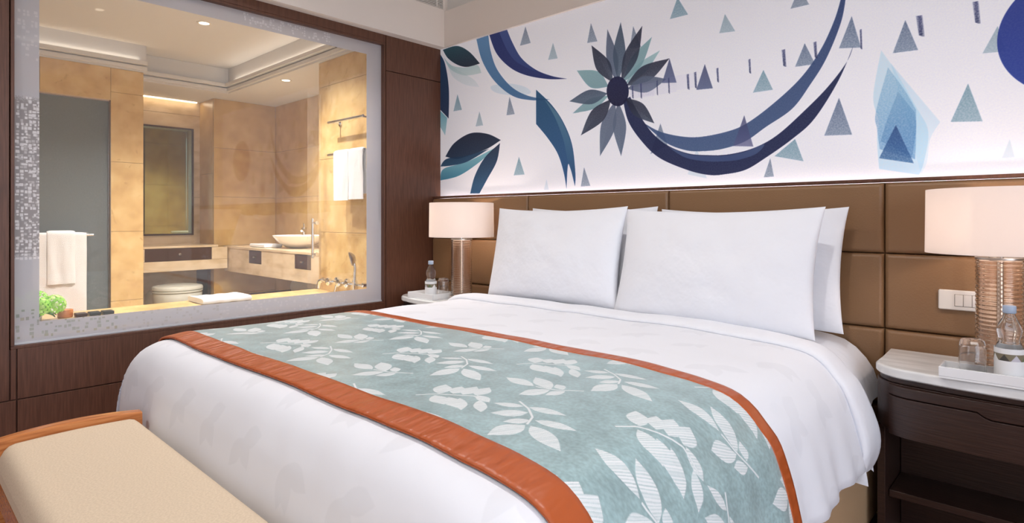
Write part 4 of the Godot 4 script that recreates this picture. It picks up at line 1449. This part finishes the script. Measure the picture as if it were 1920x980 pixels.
func build_bathroom() -> void:
	struct_mesh("floor_bathroom", boxm(Vector3(-3.5, -0.1, -0.5), Vector3(-0.121, 0, 2.9), 0.001), MT.pale_marble, "pale marble bathroom floor", "floor")
	var cl := structure("ceiling_bathroom", "white coffered bathroom ceiling", "ceiling")
	part("upper_ceiling", boxm(Vector3(-3.5, 2.40, -0.5), Vector3(-0.121, 2.5, 2.9), 0.001), MT.bath_paint, cl)
	part("raised_panel", boxm(Vector3(-1.93, 2.362, 0.80), Vector3(-0.3, 2.399, 2.6), 0.004), MT.bath_paint, cl)
	part("soffit", boxm(Vector3(-3.5, 2.182, -0.5), Vector3(-0.121, 2.399, 0.472), 0.001), MT.bath_paint, cl)
	part("soffit", boxm(Vector3(-3.5, 2.182, 0.473), Vector3(-2.34, 2.399, 1.2), 0.001), MT.bath_paint, cl)
	part("soffit", boxm(Vector3(-3.5, 2.182, 1.201), Vector3(-2.022, 2.399, 2.9), 0.001), MT.bath_paint, cl)
	for s in [[2.195, 0.022], [2.232, 0.045]]:
		part("cornice", boxm(Vector3(-2.34, s[0], 0.472), Vector3(-0.13, s[0] + 0.03, 0.472 + s[1]), 0.004), MT.bath_paint, cl)
		part("cornice", boxm(Vector3(-2.34, s[0], 0.472 + s[1]), Vector3(-2.34 + s[1], s[0] + 0.03, 1.2), 0.004), MT.bath_paint, cl)
		part("cornice", boxm(Vector3(-2.022, s[0], 1.2), Vector3(-2.022 + s[1], s[0] + 0.03, 2.8), 0.004), MT.bath_paint, cl)
	var rows := [0.0, 0.475, 0.985, 1.495, 2.005, 2.181]
	slabs("wall_partition", "golden marble wall with towel rails over the bath tap", MT.marble, "z", 0.45, 1.0, [-0.81, -0.122], rows)
	slabs("wall_partition_end", "golden marble end of the wall beside the vanity", MT.marble, "x", -0.81, -1.0, [-0.095, 0.431], rows)
	var r2 := [0.0, 0.38, 0.83, 1.28, 1.73, 2.181]
	slabs("wall_vanity", "tan stone wall behind the basin", MT.tan, "z", -0.09, 1.0, [-2.63, -1.81, -0.83], r2)
	slabs("wall_vanity_side", "tan stone side wall at the end of the vanity", MT.tan, "x", -2.63, 1.0, [-0.09, 0.489], r2)
	slabs("wall_pier", "tan stone pier beside the toilet niche", MT.tan, "z", 0.4905, 1.0, [-2.97, -2.649], [0.0, 0.83, 1.495, 2.181])
	slabs("wall_niche", "pale marble wall around the mirror above the toilet", MT.pale_marble, "x", -2.97, 1.0, [0.472, 1.23], [0.0, 0.83, 1.28, 2.05, 2.181])
	slabs("wall_niche_side", "golden marble side of the toilet niche", MT.marble, "z", 1.22, -1.0, [-2.97, -2.04], rows)
	var sw := slabs("wall_shower", "golden marble pillar and lintel framing the grey shower door", MT.marble, "x", -2.02, 1.0, [1.22, 1.43], rows)
	part("lintel_core", boxm(Vector3(-2.09, 1.955, 1.43), Vector3(-2.038, 2.181, 2.8), 0.001), MT.joint, sw)
	for z in [[1.431, 1.84], [1.842, 2.3], [2.302, 2.79]]:
		part("stone_slab", boxm(Vector3(-2.038, 1.955, z[0]), Vector3(-2.02, 2.181, z[1]), 0.001), MT.marble, sw)
	part("lintel_soffit", boxm(Vector3(-2.14, 1.945, 1.43), Vector3(-2.02, 1.955, 2.8), 0.001), MT.marble, sw)
	struct_mesh("wall_bathroom_end", boxm(Vector3(-3.5, 0, 2.8), Vector3(-0.121, 2.4, 2.9), 0.001), MT.marble, "golden marble wall at the end of the bathroom", "wall")
	struct_mesh("wall_bathroom_far", boxm(Vector3(-3.6, 0, -0.5), Vector3(-3.5, 2.4, 2.9), 0.001), MT.marble, "golden marble wall of the shower", "wall")
	struct_mesh("wall_bathroom_rear", boxm(Vector3(-3.5, 0, -0.5), Vector3(-0.121, 2.4, -0.4), 0.001), MT.marble, "golden marble wall behind the vanity recess", "wall")
	# shower door
	var d := structure("door_1", "grey frosted glass shower door with a towel bar", "door")
	part("leaf", boxm(Vector3(-2.075, 0.01, 1.436), Vector3(-2.063, 1.935, 2.30), 0.001), MT.grey_glass, d)
	part("header_track", boxm(Vector3(-2.085, 1.935, 1.432), Vector3(-2.053, 1.945, 2.79), 0.001), MT.chrome, d)
	part("edge_strip", boxm(Vector3(-2.08, 0.01, 1.4305), Vector3(-2.058, 1.935, 1.4355), 0.0005), MT.chrome, d)
	rail("door_towel_rail", "chrome towel rail on the grey shower door", Vector3(-1.975, 0.965, 1.79), 0.49, PI * 0.5, 0.088)
	var tw := single("bath_towel", towel(0.30, 0.56, 0.40, 0.0115, 1), MT.terry, "large white bath towel hanging on the grey shower door", "towel", Vector3(-1.975, 0.965, 1.738))
	tw.rotation.y = PI * 0.5
	tw = single("hand_towel", towel(0.156, 0.335, 0.30, 0.0225, 2), MT.terry, "small white towel laid over the bath towel on the shower door", "towel", Vector3(-1.975, 0.967, 1.733))
	tw.rotation.y = PI * 0.5
	# towel rails over the bath
	rail("towel_rail", "empty chrome towel rail high on the golden marble wall", Vector3(-0.34, 1.722, 0.525), 0.42, 0.0, 0.075)
	rail("towel_rail", "chrome towel rail under the white towels on the golden marble wall", Vector3(-0.34, 1.505, 0.525), 0.42, 0.0, 0.075)
	single("hand_towel", towel(0.175, 0.31, 0.28, 0.0115, 3), MT.terry, "white towel hung on the marble wall rail, towards the shower", "towel", Vector3(-0.372, 1.507, 0.525), "towels on the rail over the bath")
	single("hand_towel", towel(0.165, 0.305, 0.27, 0.0115, 4), MT.terry, "white towel hung on the marble wall rail, towards the window", "towel", Vector3(-0.198, 1.507, 0.525), "towels on the rail over the bath")
	# mirror
	var mi := thing("mirror", "brown framed mirror above the toilet ledge", "mirror", Vector3(-2.97, 0.925, 0.55))
	part("mirror_glass", boxm(Vector3(0.001, 0.015, 0.015), Vector3(0.012, 0.985, 0.585), 0.001), MT.mirror, mi)
	for e in [[0.0, 0.015, 0.0, 0.60], [0.985, 1.0, 0.0, 0.60], [0.015, 0.985, 0.0, 0.015], [0.015, 0.985, 0.585, 0.60]]:
		part("frame", boxm(Vector3(0.001, e[0], e[2]), Vector3(0.02, e[1], e[3]), 0.002), MT.dark_drawer, mi)
	# vanity
	var v := thing("vanity", "marble vanity counter with two dark drawers under the basin", "vanity", Vector3(-1.72, 0, 0.155))
	part("counter_top", boxm(Vector3(-0.905, 0.808, -0.243), Vector3(0.888, 0.83, 0.25), 0.003), MT.pale_marble, v)
	# apron pieces around the drawers
	for e in [[-0.905, -0.376], [-0.126, 0.449], [0.704, 0.888]]:
		part("apron", boxm(Vector3(e[0], 0.598, 0.222), Vector3(e[1], 0.807, 0.245), 0.0015), MT.pale_marble, v)
	for e in [[-0.376, -0.126], [0.449, 0.704]]:
		part("apron", boxm(Vector3(e[0], 0.598, 0.222), Vector3(e[1], 0.695, 0.245), 0.0015), MT.pale_marble, v)
		var dr := part("drawer", boxm(Vector3(e[0] + 0.002, 0.697, 0.215), Vector3(e[1] - 0.002, 0.803, 0.243), 0.002), MT.dark_drawer, v)
		var k := MB.new()
		k.bb(Vector3((e[0] + e[1]) * 0.5 - 0.018, 0.745, 0.243), Vector3((e[0] + e[1]) * 0.5 + 0.018, 0.757, 0.258), 0.003)
		part("knob", k, MT.steel, dr)
	part("underside", boxm(Vector3(-0.905, 0.598, -0.243), Vector3(0.888, 0.612, 0.221), 0.001), MT.dark_drawer, v)
	part("lower_shelf", boxm(Vector3(-0.6, 0.38, -0.24), Vector3(0.888, 0.405, 0.15), 0.002), MT.dark_drawer, v)
	# ledge over the toilet
	var lg := thing("cistern_ledge", "pale marble ledge with a long dark panel over the toilet", "ledge", Vector3(-2.745, 0, 0.81))
	part("counter_top", boxm(Vector3(-0.223, 0.825, -0.319), Vector3(0.228, 0.845, 0.408), 0.003), MT.pale_marble, lg)
	part("apron", boxm(Vector3(0.2, 0.628, -0.40), Vector3(0.225, 0.715, 0.408), 0.002), MT.pale_marble, lg)
	part("apron", boxm(Vector3(0.2, 0.716, -0.40), Vector3(0.225, 0.824, -0.264), 0.002), MT.pale_marble, lg)
	part("apron", boxm(Vector3(0.2, 0.716, 0.266), Vector3(0.225, 0.824, 0.408), 0.002), MT.pale_marble, lg)
	var dp := part("dark_panel", boxm(Vector3(0.19, 0.717, -0.262), Vector3(0.223, 0.823, 0.264), 0.002), MT.dark_drawer, lg)
	var kb := MB.new()
	kb.lathe([Vector2(0, 0.0), Vector2(0.008, 0.0), Vector2(0.012, 0.008), Vector2(0.010, 0.014), Vector2(0, 0.016)], 16, Vector3(0.223, 0.772, 0.0), Basis(Vector3.BACK, -PI * 0.5))
	part("flush_knob", kb, MT.steel, dp)
	part("underside", boxm(Vector3(-0.223, 0.628, -0.318), Vector3(0.199, 0.64, 0.408), 0.001), MT.pale_marble, lg)
	part("side_panel", boxm(Vector3(-0.223, 0.0, -0.318), Vector3(0.05, 0.627, -0.29), 0.002), MT.dark_drawer, lg)
	# toilet under the ledge
	var to := thing("toilet", "round pale toilet with closed lid under the marble ledge", "toilet", Vector3(-2.42, 0, 0.857))
	var m := MB.new()
	m.lathe([Vector2(0, 0), Vector2(0.150, 0.0), Vector2(0.155, 0.02), Vector2(0.165, 0.25), Vector2(0.182, 0.40), Vector2(0.186, 0.455), Vector2(0.18, 0.462), Vector2(0, 0.462)], 44, Vector3.ZERO)
	m.bb(Vector3(-0.40, 0.0, -0.14), Vector3(-0.05, 0.45, 0.14), 0.03)
	part("bowl", m, MT.toilet, to)
	m = MB.new()
	m.lathe([Vector2(0, 0.464), Vector2(0.185, 0.464), Vector2(0.19, 0.468), Vector2(0.19, 0.478), Vector2(0.185, 0.481), Vector2(0, 0.481)], 44, Vector3.ZERO)
	part("seat", m, MT.toilet, to)
	m = MB.new()
	m.lathe([Vector2(0, 0.483), Vector2(0.186, 0.483), Vector2(0.191, 0.487), Vector2(0.191, 0.50), Vector2(0.184, 0.513), Vector2(0.15, 0.520), Vector2(0, 0.524)], 44, Vector3.ZERO)
	part("lid", m, MT.toilet, to)
	# basin and tap
	m = MB.new()
	m.lathe([Vector2(0, 0), Vector2(0.085, 0.0), Vector2(0.12, 0.008), Vector2(0.19, 0.045), Vector2(0.245, 0.096), Vector2(0.250, 0.105), Vector2(0.246, 0.107), Vector2(0.238, 0.098), Vector2(0.18, 0.052), Vector2(0.10, 0.022), Vector2(0, 0.018)], 56, Vector3.ZERO, Basis(), 0.3, Vector2(1.0, 0.82))
	single("basin", m, MT.white_ceramic, "white bowl basin standing on the marble vanity", "basin", Vector3(-1.70, 0.8305, 0.14))
	var f := thing("basin_tap", "tall chrome tap behind the white bowl basin", "tap", Vector3(-1.96, 0.8305, -0.04))
	m = MB.new()
	m.lathe([Vector2(0, 0), Vector2(0.026, 0), Vector2(0.026, 0.006), Vector2(0.017, 0.012), Vector2(0.016, 0.15), Vector2(0.022, 0.155), Vector2(0.022, 0.17), Vector2(0, 0.172)], 20, Vector3.ZERO)
	part("column", m, MT.chrome, f)
	m = MB.new()
	m.tube([Vector3(0, 0.135, 0), Vector3(0.06, 0.148, 0.045), Vector3(0.10, 0.140, 0.075)], [0.012, 0.011, 0.010], 12)
	part("spout", m, MT.chrome, f)
	m = MB.new()
	m.tube([Vector3(0, 0.172, 0), Vector3(0, 0.195, 0), Vector3(-0.03, 0.205, -0.01)], [0.008, 0.007, 0.006], 10)
	part("lever", m, MT.chrome, f)
	single("amenity_tray", boxm(Vector3(-0.15, 0, -0.08), Vector3(0.15, 0.03, 0.08), 0.008), MT.white_gloss, "flat white tray on the vanity beside the basin", "tray", Vector3(-2.05, 0.8305, 0.27))
	m = MB.new()
	m.lathe([Vector2(0, -0.24), Vector2(0.065, -0.24), Vector2(0.078, -0.225), Vector2(0.08, -0.1), Vector2(0.082, 0.0), Vector2(0.08, 0.1), Vector2(0.078, 0.225), Vector2(0.065, 0.24), Vector2(0, 0.24)], 24, Vector3.ZERO, Basis(Vector3.BACK, PI * 0.5))
	single("rolled_towel", m, MT.terry, "rolled white towel on the shelf under the vanity", "towel", Vector3(-1.66, 0.487, 0.05))
	# bath with its marble deck
	var tb := thing("bathtub", "bath set in a golden marble deck behind the window", "bathtub", Vector3(-0.48, 0, 1.6))
	part("deck", boxm(Vector3(-0.36, 0.545, -1.146), Vector3(-0.07, 0.58, 1.19), 0.004), MT.marble, tb)
	part("deck", boxm(Vector3(0.28, 0.545, -1.146), Vector3(0.355, 0.575, 1.19), 0.002), MT.marble, tb)
	part("deck", boxm(Vector3(-0.069, 0.545, -1.146), Vector3(0.279, 0.58, -1.0), 0.002), MT.marble, tb)
	part("deck", boxm(Vector3(-0.069, 0.545, 0.9), Vector3(0.279, 0.58, 1.19), 0.002), MT.marble, tb)
	part("apron", boxm(Vector3(-0.35, 0.0, -1.146), Vector3(-0.33, 0.544, 1.19), 0.002), MT.marble, tb)
	m = MB.new()
	m.bb(Vector3(-0.069, 0.12, -0.999), Vector3(0.279, 0.14, 0.899), 0.004)
	for e in [[-0.069, -0.055, -0.999, 0.899], [0.265, 0.279, -0.999, 0.899], [-0.055, 0.265, -0.999, -0.985], [-0.055, 0.265, 0.885, 0.899]]:
		m.bb(Vector3(e[0], 0.14, e[2]), Vector3(e[1], 0.576, e[3]), 0.004)
	part("tub", m, MT.white_ceramic, tb)
	# tap set on the marble wall
	var tp := thing("bath_tap", "chrome bath tap set with round handles on the marble wall", "tap", Vector3(0, 0.655, 0.45))
	m = MB.new()
	m.tube([Vector3(-0.60, 0, 0.05), Vector3(-0.17, 0, 0.05)], 0.010, 12)
	part("body_bar", m, MT.chrome, tp)
	for x in [-0.56, -0.43, -0.335]:
		m = MB.new()
		m.lathe([Vector2(0, 0), Vector2(0.026, 0), Vector2(0.026, 0.012), Vector2(0.012, 0.016), Vector2(0.012, 0.045), Vector2(0.024, 0.05), Vector2(0.026, 0.075), Vector2(0.018, 0.082), Vector2(0, 0.083)], 20, Vector3(x, 0, 0), Basis(Vector3.RIGHT, PI * 0.5))
		m.tube([Vector3(x - 0.026, 0, 0.072), Vector3(x + 0.026, 0, 0.072)], 0.006, 8)
		m.tube([Vector3(x, -0.026, 0.072), Vector3(x, 0.026, 0.072)], 0.006, 8)
		part("handle", m, MT.chrome, tp)
	m = MB.new()
	m.lathe([Vector2(0, 0), Vector2(0.030, 0), Vector2(0.030, 0.01), Vector2(0.014, 0.014), Vector2(0.014, 0.06), Vector2(0, 0.062)], 20, Vector3(-0.165, 0.005, 0), Basis(Vector3.RIGHT, PI * 0.5))
	part("wall_rose", m, MT.chrome, tp)
	m = MB.new()
	m.tube([Vector3(-0.60, 0, 0.05), Vector3(-0.66, 0.006, 0.05), Vector3(-0.69, -0.01, 0.06), Vector3(-0.695, -0.055, 0.07)], [0.013, 0.015, 0.017, 0.018], 14)
	part("spout", m, MT.chrome, tp)
	m = MB.new()
	m.tube([Vector3(-0.48, 0, 0.05), Vector3(-0.485, -0.03, 0.055), Vector3(-0.495, -0.07, 0.06)], 0.008, 10)
	part("hose", m, MT.chrome, tp)
	var hs := thing("hand_shower", "chrome hand shower standing on the bath tap", "hand shower", Vector3(-0.245, 0.60, 0.52))
	m = MB.new()
	m.tube([Vector3(-0.012, -0.012, 0), Vector3(0.0, 0.03, 0), Vector3(0.010, 0.10, 0), Vector3(0.014, 0.17, 0), Vector3(0.010, 0.20, 0.004)], [0.007, 0.009, 0.010, 0.009, 0.010], 12)
	part("handle", m, MT.chrome, hs)
	m = MB.new()
	var hb := Basis(Vector3(0.55, 0.35, 0.75).normalized().cross(Vector3.UP).normalized(), 0.0)
	var axis := Vector3(-0.55, -0.25, 0.8).normalized()
	var xa := axis.cross(Vector3.UP).normalized()
	hb = Basis(xa, axis, xa.cross(axis))
	m.lathe([Vector2(0, -0.022), Vector2(0.018, -0.02), Vector2(0.040, -0.004), Vector2(0.046, 0.008), Vector2(0.042, 0.013), Vector2(0, 0.013)], 28, Vector3(0.0, 0.225, 0.012), hb)
	part("spray_head", m, MT.steel, hs)
	# pull handle of the folding bath screen
	var gs := thing("bath_screen", "clear glass bath screen with a chrome pull handle against the marble wall", "bath screen", Vector3(-0.76, 0, 0.462))
	part("pane", boxm(Vector3(-0.004, 0.60, 0), Vector3(0.004, 1.95, 0.10), 0.001), MT.pane, gs)
	m = MB.new()
	m.tube([Vector3(-0.05, 0.80, 0.035), Vector3(-0.05, 1.08, 0.035)], 0.010, 14)
	for y in [0.83, 1.05]:
		m.tube([Vector3(-0.05, y, 0.035), Vector3(0.012, y, 0.035)], 0.006, 10)
		m.tube([Vector3(0.0045, y, 0.035), Vector3(0.014, y, 0.035)], 0.014, 14)
	part("pull_handle", m, MT.chrome, gs)
	# things on the deck
	m = MB.new()
	var pts := []
	for e in [[0.0, -0.115], [0.010, -0.125], [0.024, -0.12], [0.030, -0.10], [0.031, 0.0], [0.030, 0.10], [0.024, 0.12], [0.010, 0.125], [0.0, 0.115]]:
		var row := []
		for k in 13: row.append(Vector3(e[1], e[0] + 0.002 * sin(k * 1.7), lerpf(-0.14, 0.14, k / 12.0)))
		pts.append(row)
	m.sheet(pts, [], false, true)
	m.sheet([pts[0], pts[8]], [], false, false)
	for k in [0, 12]:
		var q := []
		for r in pts: q.append(r[k])
		m.flat(q, Vector3(0, 0, -1 if k == 0 else 1))
	single("folded_towel", m, MT.terry, "folded white towel lying on the marble bath deck", "towel", Vector3(-0.69, 0.5815, 1.17))
	for q in [[1.884, "small black box on the bath deck, next to the wooden jar"], [1.826, "small black box on the bath deck, middle one of three"], [1.768, "small black box on the bath deck, last one towards the bed"]]:
		single("soap_box", boxm(Vector3(-0.03, 0, -0.024), Vector3(0.03, 0.016, 0.024), 0.002), MT.black, q[1], "box", Vector3(-0.61, 0.581, q[0]), "black boxes on the bath deck")
	m = MB.new()
	m.lathe([Vector2(0, 0), Vector2(0.030, 0), Vector2(0.033, 0.004), Vector2(0.033, 0.036), Vector2(0.029, 0.040), Vector2(0, 0.040)], 24, Vector3.ZERO)
	single("wooden_jar", m, MT.bench_wood, "low wooden jar on the bath deck beside the green flowers", "jar", Vector3(-0.63, 0.581, 1.945))
	flowers(Vector3(-0.60, 0.581, 2.075))
	# lights of the bathroom
	downlight(Vector3(-1.06, 2.361, 1.13), 3.8, "round ceiling downlight in the raised bathroom ceiling, above the bath")
	downlight(Vector3(-1.47, 2.181, 0.37), 2.6, "round ceiling downlight in the lowered ceiling over the vanity")
	downlight(Vector3(-1.10, 2.361, 1.95), 1.5, "round ceiling downlight in the raised bathroom ceiling, by the shower door")
	downlight(Vector3(-0.5, 2.361, 0.95), 2.4, "round ceiling downlight in the raised bathroom ceiling, by the window and towels")
	var ls := single("niche_light_strip", boxm(Vector3(-2.965, 2.172, 0.52), Vector3(-2.952, 2.180, 1.2), 0.001), glow("niche_light_glow", c8(255, 236, 206), 4.0), "warm light strip along the top of the mirror niche", "light strip")
	area("niche_light", Vector3(-2.94, 2.168, 0.86), Vector3(0.25, -1, 0).normalized(), Vector2(0.66, 0.012), 0.05, c8(255, 232, 200))
	# light strips resting on the cornice, shining up into the coffer
	single("cove_light_strip", boxm(Vector3(-2.2, 2.263, 0.476), Vector3(-0.3, 2.268, 0.486), 0.001), glow("cove_light_glow", c8(255, 238, 214), 3.0), "warm light strip on the cornice over the towel wall", "light strip")
	area("cove_light", Vector3(-1.25, 2.271, 0.484), Vector3(0, 1, 0.4).normalized(), Vector2(0.012, 1.9), 0.06, c8(255, 236, 212))
	single("cove_light_strip", boxm(Vector3(-2.018, 2.263, 1.25), Vector3(-2.008, 2.268, 2.7), 0.001), glow("cove_light_glow", c8(255, 238, 214), 3.0), "warm light strip on the cornice over the shower door", "light strip")
	area("cove_light", Vector3(-2.010, 2.271, 1.95), Vector3(0.4, 1, 0).normalized(), Vector2(1.4, 0.012), 0.03, c8(255, 236, 212))

func flowers(at: Vector3) -> void:
	var t := thing("hydrangea", "bright green hydrangea in a low pot on the bath deck", "flower", at)
	var rng := RandomNumberGenerator.new()
	rng.seed = 15
	var m := MB.new()
	m.lathe([Vector2(0, 0), Vector2(0.03, 0), Vector2(0.038, 0.05), Vector2(0.034, 0.05), Vector2(0, 0.045)], 20, Vector3.ZERO)
	part("pot", m, MT.white_ceramic, t)
	var heads := [[Vector3(0.0, 0.090, -0.005), 0.056], [Vector3(0.01, 0.072, -0.078), 0.046], [Vector3(0.0, 0.07, 0.075), 0.05], [Vector3(0.05, 0.07, -0.015), 0.042]]
	var cols := [c8(168, 226, 80), c8(204, 240, 134), c8(140, 210, 58)]
	for h in heads:
		var ms := [MB.new(), MB.new(), MB.new()]
		for k in 70:
			var y := 1.0 - 1.75 * (k + 0.5) / 70.0
			var a := k * 2.39996
			var d := Vector3(sqrt(1 - y * y) * cos(a), y, sqrt(1 - y * y) * sin(a))
			var c: Vector3 = h[0] + d * h[1]
			var s := d.cross(Vector3(0.3, 0.2, 0.9)).normalized()
			var o := d.cross(s)
			var spin := rng.randf() * TAU
			var q: MB = ms[rng.randi() % 3]
			for p in 4:
				var e := (s * cos(spin + p * PI * 0.5) + o * sin(spin + p * PI * 0.5))
				var f := d.cross(e)
				var r := 0.0105
				q.flat([c, c + e * r * 0.6 + f * r * 0.55 + d * 0.002, c + e * r * 1.1 + d * 0.0035, c + e * r * 0.6 - f * r * 0.55 + d * 0.002], (d + e * 0.25).normalized())
		for k in 3:
			var fm := mat("hydrangea_petal", cols[k], 0.7)
			fm.backlight_enabled = true
			fm.backlight = c8(110, 160, 50)
			var pp := part("florets", ms[k], fm, t)
			pp.set_meta("kind", "stuff")
	var lm := mat("hydrangea_leaf", c8(36, 92, 22), 0.5)
	for k in 7:
		var a := TAU * k / 7.0
		var dir := Vector3(cos(a), 0, sin(a))
		var sd := Vector3(-sin(a), 0, cos(a))
		var pts := []
		for j in 7:
			var u := j / 6.0
			var wv := 0.028 * sin(PI * pow(u, 0.8)) + 0.0005
			var c := dir * (0.025 + 0.07 * u) + Vector3(0, 0.045 - 0.03 * u * u, 0)
			pts.append([c - sd * wv + Vector3(0, 0.005, 0), c, c + sd * wv + Vector3(0, 0.005, 0)])
		m = MB.new()
		m.sheet(pts)
		part("leaf", m, lm, t)

func build_lights() -> void:
	# unseen ceiling downlights added to fill the bedroom with light, above and beside the camera's view
	for q in [[Vector3(1.0, YC - 0.001, 1.4), "added fill downlight over the foot of the bed, bathroom side"], [Vector3(2.4, YC - 0.001, 1.4), "added fill downlight over the foot of the bed, window side"], [Vector3(1.0, YC - 0.001, 3.2), "added fill downlight over the carpet, bathroom side"], [Vector3(3.6, YC - 0.001, 3.2), "added fill downlight over the carpet, window side"]]:
		downlight(q[0], 1.4, q[1], 70.0)

func _ready() -> void:
	camera_and_light()
	make_materials()
	build_room()
	build_bathroom()
	build_mural()
	build_headboard()
	build_bed()
	build_pillows()
	build_bench()
	build_bedside()
	build_lights()
